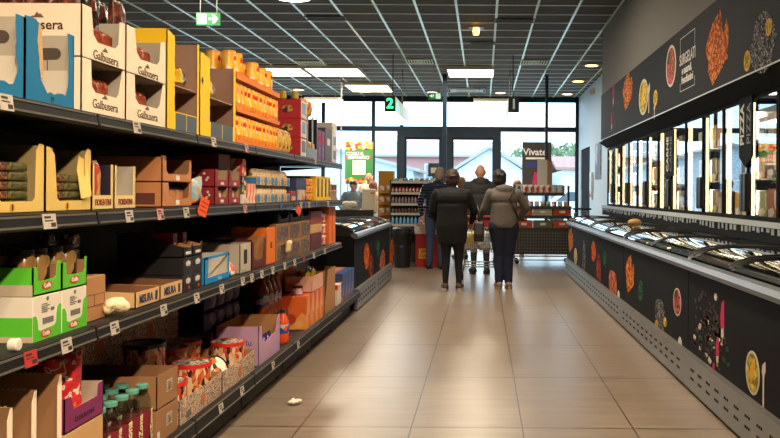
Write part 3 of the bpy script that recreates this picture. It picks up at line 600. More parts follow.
while y < 9:
    w_ = g.uniform(.035, .07); z1 = .09; z0 = z1 - g.choice([.04, .045, .055, .03]); ci_ = min(6, max(0, int((5 + y - 4.497) / 1.33)))
    o = MB().box(-.004, 0, 0, w_, 0, z1 - z0).build('price_tag', hang, loc=(2.108, 5 + y, .93 + z0)); ti = ti + 1 if ci_ == lastc else 0; lastc = ci_; tag(o, '%s small price tag in the run below the freezer cabinet %s' % (ORD[min(ti, 13)], cabn[ci_]), 'price tag', 'tags under the glass doors'); y += w_ + g.choice([.04, .07, .13])
# wall fittings by the cabinets
t = thing('wall_picture', 'dark poster on the pale wall by the side door', 'picture', (XR - .01, 18.4, 1.62)); MB().box(-.01, .01, 0, .9, 0, .85).build('print', MP('wall_print', ['2a2c34', '54303a', '8a8c98', '20222a'], 5, rough=.5), t); 
t = thing('wall_box', 'small white switch box with a red button beside the side door', 'switch box', (XR, 19.7, 1.35)); MB().box(-.06, 0, 0, .3, 0, .45).build('cover', M('ac_white'), t); MB().lathe([(.04, -.02), (.04, .0)], (-.06, .15, -.12), 12, ax='x').build('red_button', M('signal_red'), t); MB().box(-.06, 0, .05, .25, -.2, -.02).build('back_plate', M('ac_white'), t)
# ------------------------------------------------------------------ gondola shelving
S1, S2, S3, S0 = 1.53, 1.20, .81, .215; XF = -1.345
metal_d = M('shelf_metal', '1e1d1c', .6); rail_d = M('rail_dark', '141312', .5, spec=.25); rail_l = M('rail_light', '5f5c55', .35); back_m = M('shelf_back', '1d1b1a', .7)
edges = [.82, 1.75, 2.68, 3.61, 4.54, 5.47, 6.4, 7.33]
un = ['one closest to the camera', 'with the yellow biscuit cartons', 'with the torn yellow carton', 'with the stacks of orange cans', 'with the blue hexagon trays', 'with the red boxes on its top shelf', 'at the freezer end']
for i in range(7):
    y0, y1 = edges[i], edges[i + 1]; L = y1 - y0
    t = thing('shelving_unit', 'dark metal shelving unit, ' + un[i], 'shelving', (-1.30, y0, 0), group='shelving units along the aisle')
    MB().box(-.585, -.565, .002, L - .002, .1, 1.68).build('back_panel', back_m, t)
    MB().box(-.56, -.024, .003, L - .003, .17, S0 - .0015).build('shelf', metal_d, t)
    MB().box(-.50, -.07, .01, L - .01, .03, .15).build('plinth', back_m, t)  # dark plinth brought forward to stand in for the shadow under the rail
    for z in (S1, S2, S3): 
        s = MB(); s.box(-.56, -.024, .003, L - .003, z - .03, z - .0015); s.build('shelf', metal_d, t)
        [MB().prism([(-.56, z - .033), (-.06, z - .033), (-.56, z - .07)], 'y', q, q + .006).build('bracket', metal_d, t) for q in (.004, L - .01)]
    for z in (S1, S2, S3):
        r = MB(); r.prism([(-.022, z + .002), (0, z - .002), (.008, z - .045), (-.006, z - .05), (-.022, z - .045)], 'y', .004, L - .004, 0); r.box(.0, .004, .012, L - .012, z - .012, z - .006, 1); r.box(.004, .0095, .012, L - .012, z - .042, z - .036, 1)
        r.build('price_rail', [rail_d, rail_l], t)
    r = MB(); r.prism([(-.022, .236), (0, .232), (.010, .165), (-.01, .155), (-.022, .16)], 'y', .004, L - .004); r.box(.0, .006, .012, L - .012, .222, .228, 1); r.box(.004, .0125, .012, L - .012, .166, .172, 1); r.build('price_rail', [rail_d, rail_l], t)
    MB().lathe([(.02, 0), (.02, .17)], (-.10, L - .05, 0), 10).build('foot', back_m, t)
t = thing('shelf_platform', 'low dark platform carrying brown cartons between shelving and island freezer', 'platform', (-1.30, 7.34, 0))
MB().box(-.56, -.024, 0, 1.12, .17, S0 - .0015).build('shelf', metal_d, t); MB().box(-.56, -.54, 0, 1.12, .1, .75).build('back_panel', back_m, t); MB().box(-.5, -.1, .01, 1.1, 0, .1).build('plinth', metal_d, t)
r = MB(); r.prism([(-.022, .236), (0, .232), (.010, .165), (-.01, .155), (-.022, .16)], 'y', 0, 1.12); r.box(.0, .006, .012, 1.1, .222, .228, 1); r.build('price_rail', [rail_d, rail_l], t)

# price tags
tagw, tagb, tagr, tagp = M('tag_paper', 'b9b0a4', .5), M('tag_blue', '2a4a9a', .5), M('tag_red', 'b03030', .5), M('tag_pink', 'c08a86', .5)
def ptag(px, S, m, label, w=.06, dz=0., h=.045, ex=0.):
    yy = yl(px, -1.295); z = (S if S > .3 else .238) - .047 - dz - (.02 if S < .3 else 0)
    t = thing('price_tag', label, 'price tag', (-1.289 + ex, yy, z)); t.rotation_euler = (0, R(-8), 0)
    MB().box(-.002, .001, -w / 2, w / 2, 0, h).build('card', m, t)
    b = MB(); b.box(.001, .0016, -w * .4, w * .1, h * .7, h * .85); b.box(.001, .0016, -w * .4, w * .25, h * .5, h * .58); b.box(.001, .0016, w * .05, w * .42, h * .12, h * .4); b.build('price_print', M('print_black', '2a2624', .6), t)
    return t
for a in ((5, S1, tagw, 'white price tag on the top shelf edge below the torn blue box'), (136, S1, tagw, 'white price tag on the top shelf edge below the second stack of white biscuit cartons'), (213, S1, tagw, 'price tag on the top shelf edge below the yellow carton strip'), (246, S1, tagp, 'pink price tag on the top shelf edge under the orange cans'), (315, S1, tagw, 'price tag on the top shelf edge below the grey display'),
          (49, S2, tagw, 'white price tag on the edge below the two yellow window cartons', .07), (129, S2, tagw, 'price tag on the shelf edge below the rice cake cartons', .06), (160, S2, tagp, 'dim price tag on the shelf edge below the brown carton stack'), (186, S2, tagw, 'price tag on the shelf edge before the orange flag'), (245, S2, tagp, 'price tag on the shelf edge below the pink cartons'),
          (281, S2, tagb, 'blue backed price tag below the end of the blue hexagon trays'), (301, S2, tagw, 'first white price tag in the run below the navy and orange packs'), (305, S2, tagb, 'second price tag in the run below the navy and orange packs'), (309, S2, tagw, 'third price tag in the run below the navy and orange packs'), (316, S2, tagb, 'blue price tag below the start of the yellow boxes'), (328, S2, tagw, 'price tag below the end of the yellow boxes'),
          (31, S3, tagr, 'red price tag on the shelf edge under the green cartons', .062), (67, S3, tagw, 'white price tag on the shelf edge beside the red one', .06), (115, S3, tagw, 'curled shiny price tag below the crumpled beige bag', .06), (164, S3, tagw, 'price tag on the shelf edge below the open biscuit trays'), (197, S3, tagw, 'price tag on the shelf edge below the black boxes'), (222, S3, tagw, 'tag on the shelf edge below the blue box'), (243, S3, tagw, 'tag on the shelf edge below the grey carton'), (252, S3, tagw, 'tag on the shelf edge between grey carton and maroon box'), (262, S3, tagw, 'tag on the shelf edge below the maroon box'), (273, S3, tagw, 'tag on the shelf edge below the orange box'),
          (285, S3, tagw, 'tag on the shelf edge below the brown bottle cartons'), (295, S3, tagw, 'tag on the shelf edge above the tall orange boxes'), (304, S3, tagr, 'reddish tag on the shelf edge below the printed cartons'), (314, S3, tagw, 'tag on the shelf edge below the maroon stack'), (325, S3, tagw, 'tag on the shelf edge below the red packs'),
          (222, S0, tagw, 'shiny price tag on the lowest rail below the patterned tin trays', .06), (243, S0, tagw, 'tag on the lowest rail before the lilac box'), (274, S0, tagw, 'tag on the lowest rail below the lilac box'), (299, S0, tagw, 'tag on the lowest rail below the orange drink bottle')):
    ptag(*a[:4], **({'w': a[4]} if len(a) > 4 else {}))
t = thing('price_flag', 'tilted orange price flag sticking out from the middle shelf edge', 'price flag', (-1.285, yl(202, -1.29), 1.195)); t.rotation_euler = (R(-22), 0, R(-18))
MB().box(-.001, .001, -.028, .034, -.04, .045).build('card', M('flag_orange', 'e2562a', .5), t); b = MB(); b.box(.001, .0016, -.02, .03, .02, .026); b.box(.001, .0016, -.02, .02, 0, .006); b.box(.001, .0016, -.02, .03, -.02, -.014); b.build('price_print', M('flag_ink', '8a2a1a', .6), t)
t = thing('price_flag', 'small orange price flag under the navy packs', 'price flag', (-1.285, yl(298, -1.29), 1.14)); t.rotation_euler = (R(-30), 0, R(-15)); MB().box(-.001, .001, -.035, .035, -.028, .028).build('card', MATS['flag_orange'], t)

# ------------------------------------------------------------------ cartons
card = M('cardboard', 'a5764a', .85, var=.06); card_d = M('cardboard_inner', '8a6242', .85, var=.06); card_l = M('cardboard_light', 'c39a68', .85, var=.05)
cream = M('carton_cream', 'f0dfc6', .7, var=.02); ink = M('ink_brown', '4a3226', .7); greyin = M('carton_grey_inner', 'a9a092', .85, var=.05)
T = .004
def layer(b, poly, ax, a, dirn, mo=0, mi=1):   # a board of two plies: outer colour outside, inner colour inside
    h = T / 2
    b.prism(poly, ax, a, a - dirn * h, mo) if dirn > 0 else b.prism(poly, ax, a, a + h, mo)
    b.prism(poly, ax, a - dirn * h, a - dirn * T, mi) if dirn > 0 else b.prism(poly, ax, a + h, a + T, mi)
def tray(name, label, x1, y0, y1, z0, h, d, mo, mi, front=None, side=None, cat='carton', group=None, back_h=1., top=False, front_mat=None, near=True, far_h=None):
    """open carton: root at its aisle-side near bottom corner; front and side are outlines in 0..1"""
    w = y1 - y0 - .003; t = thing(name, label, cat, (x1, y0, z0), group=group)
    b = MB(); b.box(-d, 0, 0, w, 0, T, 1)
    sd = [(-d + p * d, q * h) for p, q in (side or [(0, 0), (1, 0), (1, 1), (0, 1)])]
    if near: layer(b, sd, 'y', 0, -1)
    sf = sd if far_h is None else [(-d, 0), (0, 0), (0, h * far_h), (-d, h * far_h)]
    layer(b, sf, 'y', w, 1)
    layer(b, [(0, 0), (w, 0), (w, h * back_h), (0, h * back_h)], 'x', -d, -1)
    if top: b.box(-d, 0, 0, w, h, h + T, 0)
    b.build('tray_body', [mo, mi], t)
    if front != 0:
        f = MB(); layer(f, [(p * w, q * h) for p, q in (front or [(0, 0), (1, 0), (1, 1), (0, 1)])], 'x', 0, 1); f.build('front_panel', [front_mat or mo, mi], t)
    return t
def carton(name, label, x1, y0, y1, z0, h, d, mo, cat='carton', group=None, tape=None, flaps=True):
    w = y1 - y0 - .003; t = thing(name, label, cat, (x1, y0, z0), group=group)
    MB().box(-d, 0, 0, w, 0, h).build('carton_body', mo, t, bevel=.0025)
    if tape: MB().box(-d * .5 - .02, -d * .5 + .02, -.0008, 0, h * .75, h).build('tape', tape, t)
    return t
def patch(t, name, mat, y0, y1, z0, z1, x=.0008, label=None):
    o = MB().box(x - .0007, x, y0, y1, z0, z1).build(name, mat, t)
    if label: o['label'] = label
    return o
def jag(p0, p1, n, a, g):
    return [(p0[0] + (p1[0] - p0[0]) * i / n + g.uniform(-a, a), p0[1] + (p1[1] - p0[1]) * i / n + g.uniform(-a, a)) for i in range(1, n)]
g = random.Random(3)
# torn blue boxes on the top shelf
blue = M('carton_blue', '0670a0', .6, var=.03); kraft_w = M('torn_kraft', 'c8a070', .9, var=.15, vs=60)
for i, (y0, y1, lb) in enumerate(((2.05, 2.335, 'blue carton torn open in front at the near end of the top shelf'), (2.338, 2.62, 'torn blue carton with a handle hole, against the white biscuit cartons'))):
    fr = [(0, 0), (1, 0), (1, 1), (.86, 1.0)] + jag((.86, 1), (.88, .22), 8, .018, g) + [(.82, .17)] + jag((.82, .17), (.34, .16), 6, .02, g) + [(.30, .3)] + jag((.3, .3), (.22, .85), 8, .012, g) + [(.26, .98), (.2, 1.03), (0, 1.03)]
    t = tray('carton', lb, XF, y0, y1, S1, .245, .40, blue, greyin, fr, group='torn blue cartons')
    w = y1 - y0 - .003
    tf = MB(); pts = [(w * .30, .075)] + [(w * a, .245 * c) for a, c in jag((.3, .3), (.22, .85), 8, .01, g)] + [(w * .25, .24), (w * .30, .235), (w * .33, .15), (w * .345, .08)]
    tf.prism(pts, 'x', -.0035, .0008); tf.build('torn_edge', kraft_w, t)
    hh = MB(); n = 16; ys = w - T - .0006
    ov = [(-.085 + .045 * (1 if math.cos(a) > 0 else -1) * .5 + .022 * math.cos(a), .185 + .02 * math.sin(a)) for a in [2 * math.pi * q / n for q in range(n)]]
    hh.prism(ov, 'y', ys - .0006, ys); hh.build('hand_hole', M('hole_brown', '4a4038', .9), t)
    MB().box(-.087, -.084, ys - .0006, ys, .02, .165).build('slit', MATS['hole_brown'], t)
    MB().box(-.14, -.012, ys - .0014, ys, .0, .13).build('loose_flap', M('white_board', 'c9c2b4', .85), t)
    patch(t, 'print_mark', FOOD['green'], w * .5, w * .56, .012, .028)
# white biscuit cartons, two columns, two tiers
def mount(t, y, z, s, x=.0012, ax='x', nm='mountain_print'):
    pts = [(-1, 0), (-.6, .35), (-.35, .3), (0, 1), (.25, .6), (.5, .7), (1, 0)]
    b = MB()
    if ax == 'x': b.prism([(y + a * s, z + c * s * .8) for a, c in pts], 'x', x - .0008, x)
    else: b.prism([(y + a * s, z + c * s * .8) for a, c in pts], 'y', -.0012, -.0002)
    return b.build(nm, M('ink_taupe', '6a5648', .7), t)
sack = MP('pack_brown', ['4a241a', '6a3020', '2c1814', '8a4a2c', '542a1e'], 38, rough=.28); sack2 = MP('pack_dark', ['2c2320', '5a2c20', '8d8f90', '201a1a'], 42, rough=.25); sack_o = MP('pack_rust', ['94442a', 'a4502f', '7c3420'], 30, rough=.3)
colm = ((2.665, 2.995, 'beside the torn blue carton'), (2.997, 3.375, 'beside the tall yellow cartons'))
for ci, (y0, y1, ds) in enumerate(colm):
    w = y1 - y0 - .003
    lowf = [(0, 0), (1, 0), (1, 1), (.93, 1), (.93, .98), (.84, .5), (.78, .42), (.3, .42), (.22, .52), (.2, 1), (0, 1)]
    t = tray('biscuit_carton', 'white biscuit carton with a window, lower of the two ' + ds, XF, y0, y1, S1, .185, .38, cream, greyin, lowf, group='white biscuit cartons')
    text('lettering', 'Galbusera', .045, ink, t, (.0008, w * .52, .038), sx=1.05); mount(t, w * .5, .062, .022)
    for q in range(3):
        p = pillow(.075, .13, .05, 7, q + ci * 5).build('biscuit_pack', sack_o, loc=(XF - .06, y0 + .075 + q * .085, S1 + .012)); tag(p, '%s rust brown biscuit pack in the lower white carton %s' % (ORD[q], ds), 'biscuit pack', 'packs in the white biscuit cartons')
    upf = [(0, 0), (1, 0), (1, 1), (.86, .98), (.83, .5), (.76, .4), (.34, .38), (.25, .5), (.2, 1), (0, 1)]
    t = tray('biscuit_carton', 'white biscuit carton full of packs, upper of the two ' + ds, XF, y0, y1, S1 + .186, .178, .38, cream, greyin, upf, group='white biscuit cartons')
    text('lettering', 'Galbusera', .045, ink, t, (.0008, w * .53, .022), sx=1.05); mount(t, w * .5, .043, .022)
    if ci == 0:
        text('lettering', 'Galbusera', .046, ink, t, (-.155, -.0012, .105), (90, 0, 0), sx=1.0, bold=.0006); mount(t, -.15, .130, .024, ax='y')
    for q in range(3):
        p = pillow(.085, .12, .055, 7, q + 20 + ci * 5).build('biscuit_pack', sack_o, loc=(XF - .055, y0 + .09 + q * .085, S1 + .20)); tag(p, '%s rust brown biscuit pack in the upper white carton %s' % (ORD[q], ds), 'biscuit pack', 'packs in the white biscuit cartons')
    if ci == 0:
        for q in range(5):
            for r_ in range(2):
                p = pillow(.09, .15, .048, 8, q + 31).build('biscuit_pouch', (sack, sack2)[(q + r_) % 2], loc=(XF - .085 - q * .062, y0 + .09 + r_ * .14, S1 + .30 - .012 * (q % 2)), rot=(rnd.uniform(-.08, .08), .03, R(rnd.choice([-3, 1, 3]))))
                tag(p, '%s shiny brown pouch standing in the upper white carton, %s row' % (ORD[q], ('near', 'far')[r_]), 'biscuit pouch', 'pouches on the white cartons')
    else:
        for q in range(2):
            p = pillow(.1, .15, .05, 8, q + 51).build('biscuit_pouch', (sack, sack2)[q], loc=(XF - .07 - .075 * q, y0 + .075 + q * .02, S1 + .322), rot=(.05, 0, R(8))); tag(p, ('brown pouch leaning over the edge of the farther upper white carton', 'dark pouch behind it in the farther upper white carton')[q], 'biscuit pouch', 'pouches on the white cartons')
# tall yellow cartons
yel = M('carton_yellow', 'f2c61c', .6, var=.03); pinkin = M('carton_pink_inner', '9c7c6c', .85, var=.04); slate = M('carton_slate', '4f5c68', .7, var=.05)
bag_by = MP('pack_black_yellow', ['1c1a18', 'c8a020', '2a2622', '1c1a18'], 14, rough=.3)
for i, (y0, y1, lb, dn) in enumerate(((3.385, 3.775, 'tall yellow carton with a torn edge next to the white cartons', .14), (3.78, 4.33, 'tall yellow carton beside the orange can packs', .25))):
    w = y1 - y0 - .003; a = dn if i else .22
    fr = [(0, 0), (1, 0), (1, 1), (.93, 1)] + [(.93, .2), (a, .2)] + jag((a, .2), (a, 1), 18, .008, g) + [(0, 1)]
    t = tray('carton', lb, XF, y0, y1, S1, .43 if i == 0 else .405, .34, yel, pinkin, fr, group='tall yellow cartons', side=[(0, 0), (1, 0), (1, 1), (.3, 1), (0, .95)])
    for q in range(2): patch(t, 'slate_print', slate, w * (a + .03 + q * (.9 - a) / 2), w * (a + .01 + (q + 1) * (.9 - a) / 2), .0, .082)
    MB().box(-.33, -.008, .005, w - .005, .20, .206).build('inner_shelf', pinkin, t)
    if i: MB().prism([(w * .02 + .02, .25), (w * .02 + .036, .268), (w * .02 + .02, .286), (w * .02 + .004, .268)], 'x', 0, .001).build('diamond_print', M('ink_dark', '2a2420', .7), t)
    for q in range(2 if i == 0 else 1):
        p = pillow(.24, .085, .07, 8, 61 + q + i).build('snack_bag', bag_by, loc=(XF - .045 - q * .09, y0 + .23 + .0 * q, S1 + .208), rot=(0, R(-8), R(12))); tag(p, ('black and yellow snack bag lying in the first tall yellow carton', 'second black and yellow bag behind it in the tall carton')[q] if i == 0 else 'dark snack bag lying in the tall carton by the orange cans', 'snack bag')
# orange canister packs
can_o = M('can_orange', 'e8871a', .35); can_y = MP('can_yellow', ['f6b438', 'fbe8bc', 'f2a224', 'f8ca60', 'fbe8bc'], 34, rough=.22, stretch=(1, 1, .45)); can_w = M('can_pale', 'e89a3a', .35); red_dot = M('dot_red', 'd03a20', .4); tray_o = M('tray_orange', 'e07a16', .55); film = glass('shrink_film', (.97, .97, .97), 1.35, .08)  # pale cells in the yellow wrap also paint in the film's highlights
def can():
    t = thing('snack_canister', '', 'canister')
    MB().lathe([(.034, 0), (.0365, .004), (.0365, .050)], n=18).build('can_base', can_o, t); MB().lathe([(.0365, .0501), (.0365, .142)], n=18).build('can_wrap', can_y, t); MB().lathe([(.0368, .1421), (.0368, .151), (.034, .153)], n=18).build('lid', can_w, t)
    MB().lathe([(.001, .0352), (.014, .0352), (.014, .0376), (.001, .0376)], (0, 0, .112), 12, ax='x', smooth=False).build('logo_print', red_dot, t, rot=(0, 0, R(-8)))
    return t
c0 = can(); first = True; tiers = ('lower', 'middle')
def putcan(loc, lb, gr, rot=0.):
    global first
    if first: c0.location = loc; c0.rotation_euler = (0, 0, rot); c0['label'] = lb; c0['group'] = gr; first = False; kids(c0); return c0
    return dup(c0, loc, rot, lb, gr)
for ti in range(2):
    z = S1 + ti * .178
    for k in range(3):
        y0 = 4.345 + k * .308
        b = thing('canister_tray', '%s orange canister tray, %s' % (('lower', 'upper')[ti], ('beside the tall yellow carton', 'in the middle of the pack', 'nearest the teddy biscuit bags')[k]), 'tray', (XF, y0, z), group='orange canister trays')
        m = MB(); m.box(-.24, 0, 0, .303, 0, .004); m.box(-.003, 0, 0, .303, .004, .024); m.box(-.24, -.237, 0, .303, .004, .03); m.box(-.237, -.003, 0, .003, .004, .03); m.box(-.237, -.003, .300, .303, .004, .03); m.build('tray_body', tray_o, b)
        for q in range(4):
            for r_ in range(2):
                putcan((XF - .042 - r_ * .077, y0 + .0405 + q * .0741, z + .0045), '%s orange snack canister, %s row of the %s tray %s' % (ORD[q], ('front', 'back')[r_], ('lower', 'upper')[ti], ('by the yellow carton', 'in the middle', 'by the teddy bags')[k]), 'orange snack canisters', rnd.uniform(-.3, .3))
b = thing('canister_tray', 'topmost orange canister tray, carrying loose canisters', 'tray', (XF, 4.345, S1 + .356), group='orange canister trays')
m = MB(); m.box(-.24, 0, 0, .92, 0, .004); m.box(-.003, 0, 0, .92, .004, .032); m.box(-.24, -.237, 0, .92, .004, .032); m.box(-.237, -.003, 0, .003, .004, .032); m.box(-.237, -.003, .917, .92, .004, .032); m.build('tray_body', tray_o, b)
for q, (dx, y) in enumerate(((.06, 4.39), (.15, 4.40), (.12, 4.50), (.05, 4.48), (.20, 4.6), (.14, 4.72), (.05, 4.80), (.14, 4.86), (.06, 5.02), (.05, 5.12), (.15, 5.15))):
    putcan((XF - dx, y, S1 + .3605), 'loose orange canister on the topmost tray, %s from the tall yellow carton' % ORD[q], 'loose orange canisters')
# teddy bags, red boxes, grey display, purple etc on top shelf
teddy = MP('pack_teddy', ['c8962e', 'd8ac4c', '5a3a1c', 'e0b85a'], 26, rough=.4)
for q in range(4):
    p = pillow(.10, .17, .06, 8, 71 + q).build('biscuit_bag', teddy, loc=(XF - .05, 5.33 + .10 * q, S1 + (0 if q % 2 == 0 else .0)), rot=(0, 0, R(5))); tag(p, '%s ochre teddy biscuit bag between the orange cans and the red boxes' % ORD[q], 'biscuit bag', 'teddy biscuit bags')
red = M('carton_red', 'b0202c', .5, var=.03); whitec = M('carton_white', 'd8d4ce', .6)
bear = MP('print_bear', ['8a5a24', 'c89a4a', '4a2a14'], 40, rough=.5); win_d = M('window_dark', '2a2230', .3)
for q in range(3):
    t = carton('bear_carton', ('bottom', 'middle', 'top')[q] + ' one of three stacked red cartons with a brown bear print', XF, 5.87, 6.07, S1 + q * .141, .14, .26, red, group='stacked red bear cartons')
    MB().ell((0, 0, 0), .04, .0015, .03).build('bear_print', bear, t, (-.10, -.0005, .07))
    patch(t, 'white_panel', whitec, .004, .19, .006, .134); patch(t, 'window_panel', win_d, .04, .155, .035, .12, .0016)
disp_g = M('display_grey', '7f93a6', .55); snk = MP('pack_orange', ['e08a20', 'f0b040', 'c8641a', 'e8d8b0'], 22, rough=.35)
t = tray('grey_display', 'tall grey-blue display carton with dark windows beside the red cartons', XF, 6.08, 6.47, S1, .33, .3, disp_g, win_d, [(0, 0), (1, 0), (1, 1), (.94, 1), (.94, .25), (.58, .25), (.58, 1), (.44, 1), (.44, .25), (.1, .25), (.1, 1), (0, 1)])
for q in range(4):
    p = pillow(.15, .13, .07, 8, 81 + q).build('snack_bag', snk, loc=(XF - .06 - .085 * (q % 2), 6.17 + .075 * q, S1 + .335), rot=(0, R(4), 0)); tag(p, '%s orange snack bag heaped on the grey-blue display carton' % ORD[q], 'snack bag', 'orange bags on the grey display')
for q in range(3):
    p = pillow(.11, .12, .05, 8, 91 + q).build('snack_bag', snk, loc=(XF - .04, 6.16 + .12 * q, S1 + .02)); tag(p, '%s orange pack at the bottom of the grey-blue display' % ORD[q], 'snack bag', 'orange packs in the grey display')
tb = MP('pack_teal', ['2a6a8a', 'c8a83a', '3a3f5a', '8ab0c0'], 12, rough=.35)
for q in range(5):
    p = pillow(.12, .07 if q < 2 else .12, .05, 8, 101 + q).build('snack_bag', tb, loc=(XF - .07 - .09 * q if q < 2 else XF - .18, 5.97 if q < 2 else 5.17 + .13 * q, S1 + .426 if q < 2 else S1 + .001), rot=(0, 0, .3) if q < 2 else (0, 0, .0)); tag(p, ('teal and yellow bag lying on top of the red cartons', 'second teal bag lying on the red cartons', 'teal bag standing behind the teddy bags', 'teal bag behind the third teddy bag', 'teal bag behind the last teddy bag')[q], 'snack bag')
purp = M('carton_purple', '6a2a6a', .5); dgrey = M('carton_dark_grey', '4a4c52', .5)
for i, (y0, y1, h, m, lb) in enumerate(((6.49, 6.62, .25, purp, 'narrow purple carton on the top shelf beside the grey-blue display'), (6.63, 6.76, .25, purp, 'second narrow purple carton on the top shelf'), (6.78, 7.08, .29, dgrey, 'dark grey carton at the far part of the top shelf'), (7.1, 7.32, .36, whitec, 'white carton with dark windows at the very end of the top shelf'))):
    t = carton('carton', lb, XF, y0, y1, S1, h, .28, m); w = y1 - y0
    if i < 2: patch(t, 'window_panel', win_d, w * .25, w * .7, h * .15, h * .45); patch(t, 'pink_print', FOOD['pink'], w * .2, w * .8, h * .6, h * .8)
    elif i == 3: [patch(t, 'window_panel', win_d, w * .25, w * .75, h * a, h * (a + .22)) for a in (.1, .45)]
    else: patch(t, 'print_mark', whitec, w * .3, w * .7, h * .5, h * .7)

# ---------------- middle shelf
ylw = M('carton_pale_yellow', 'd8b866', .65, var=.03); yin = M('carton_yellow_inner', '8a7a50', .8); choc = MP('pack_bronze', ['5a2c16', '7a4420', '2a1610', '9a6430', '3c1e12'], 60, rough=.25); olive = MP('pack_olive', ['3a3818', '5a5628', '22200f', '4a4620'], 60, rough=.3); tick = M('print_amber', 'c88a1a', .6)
for i, (y0, y1, lb) in enumerate(((2.14, 2.447, 'pale yellow window carton at the near end of the middle shelf'), (2.45, 2.738, 'pale yellow window carton with a torn flap, beside the rice cake cartons'))):
    w = y1 - y0 - .003
    fr = [(0, 0), (1, 0), (1, 1), (.92, 1.02), (.86, .9), (.84, .22), (.8, .17), (.28, .17), (.24, .22), (.2, .7), (.18, .88), (.1, .98), (0, 1)]
    t = tray('window_carton', lb, XF, y0, y1, S2, .205, .36, ylw, yin, fr, group='pale yellow window cartons')
    MB().lathe([(.001, 0), (.012, 0), (.012, .0012), (.001, .0012)], (0, w * .45, .018), 12, ax='x', smooth=False).build('logo_print', tick, t); patch(t, 'logo_letter', M('ink_dark', '2a2420', .7), w * .45 - .003, w * .45 + .003, .010, .026, .0018)
    if i == 1: MB().prism([(0, 0), (.04, .01), (.042, .13), (.015, .15), (0, .10)], 'x', 0, .003).build('torn_flap', ylw, t, (.001, w - .07, .04), (0, R(-14), R(-28))); MB().prism([(0, 0), (.05, -.02), (.06, -.055), (.01, -.02)], 'x', 0, .003).build('torn_flap', ylw, t, (.002, w * .0 + .03, .2), (0, R(20), R(20)))
    g2 = random.Random(i + 50)
    for c_ in range(2):
        for r_ in range(5 - i):
            for d_ in range(2):
                m = (choc, olive)[c_]
                o = MB().prism([(-.1, 0), (0, 0), (0, .026), (-.1, .026)], 'y', 0, .09).build('chocolate_pack', m, loc=(XF - .012 - d_ * .12, y0 + .05 + c_ * .1, S2 + .0125 + r_ * .0275), bevel=.008)
                tag(o, '%s %s chocolate pack from the bottom, %s stack in the %s yellow window carton' % (ORD[r_], ('bronze', 'olive')[c_], ('front', 'back')[d_], ('nearer', 'torn')[i]), 'chocolate pack', 'packs in the yellow window cartons')
ink_r = M('ink_maroon', '7a2a24', .7)
rice = MP('pack_rice', ['d8c8b0', 'b03a2a', 'c89a5a', 'e0d8cc'], 16, rough=.4)
for i, (y0, y1, lb) in enumerate(((2.742, 2.905, 'cream rice cake carton holding a red striped bag'), (2.907, 3.09, 'empty cream rice cake carton beside the brown carton stack'))):
    w = y1 - y0 - .003
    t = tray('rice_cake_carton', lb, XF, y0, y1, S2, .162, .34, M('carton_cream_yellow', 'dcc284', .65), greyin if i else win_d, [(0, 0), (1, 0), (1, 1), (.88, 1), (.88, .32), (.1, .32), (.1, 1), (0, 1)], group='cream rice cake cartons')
    text('lettering', 'FIORENTINI', .030, ink_r, t, (.0008, w * .5, .026), sx=.74, bold=.0006)
    if i == 0: p = pillow(.11, .16, .05, 8, 5).build('rice_cake_bag', rice, loc=(XF - .045, y0 + .085, S2 + .012), rot=(.12, 0, 0)); tag(p, 'red and white striped rice cake bag in the cream carton', 'bag')
brn = M('carton_salmon', 'b87a4e', .8, var=.04)
t = tray('carton', 'reddish brown open carton, lower of the pair on the middle shelf', XF, 3.34, 3.68, S2, .105, .42, brn, card_d, [(0, 0), (1, 0), (1, 1), (.93, 1), (.9, .42), (.84, .34), (.30, .34), (.24, .45), (.2, 1), (0, 1)], group='reddish brown cartons')
patch(t, 'address_label', whitec, .15, .19, .008, .03); MB().box(-.14, -.03, -.0012, -.0002, .012, .06).build('printed_panel', M('print_wine', '5a2a20', .7), t)
t = tray('carton', 'reddish brown open carton, upper of the pair on the middle shelf', XF, 3.34, 3.68, S2 + .107, .105, .42, brn, card_d, [(0, 0), (1, 0), (1, 1), (.93, 1), (.9, .42), (.84, .34), (.2, .34), (.14, .45), (.12, 1.06), (0, 1.06)], group='reddish brown cartons')
patch(t, 'address_label', whitec, .15, .19, .008, .03)
for q in range(3):
    p = pillow(.085, .075, .05, 7, 111 + q).build('bread_pack', MP('pack_peach', ['c08a5e', 'b0744a', 'd8b08a'], 10, rough=.4), loc=(XF - .05, 3.45 + .085 * q, S2 + .01)); tag(p, '%s peach coloured pack in the lower reddish brown carton' % ORD[q], 'pack', 'packs in the reddish brown carton')
t = carton('carton', 'dark brown carton pushed to the back behind the reddish brown pair', -1.785, 3.12, 3.62, S2, .20, .06, M('carton_dim', '7a4c30', .85))
p = pillow(.14, .12, .05, 8, 120).build('cracker_bag', MP('pack_sky', ['a8c8d8', 'e0a050', '8ab4cc', 'a8c8d8'], 30, rough=.35), loc=(XF - .03, 3.79, S2 + .012), rot=(R(10), R(4), 0)); tag(p, 'light blue cracker bag leaning behind the orange price flag', 'bag')
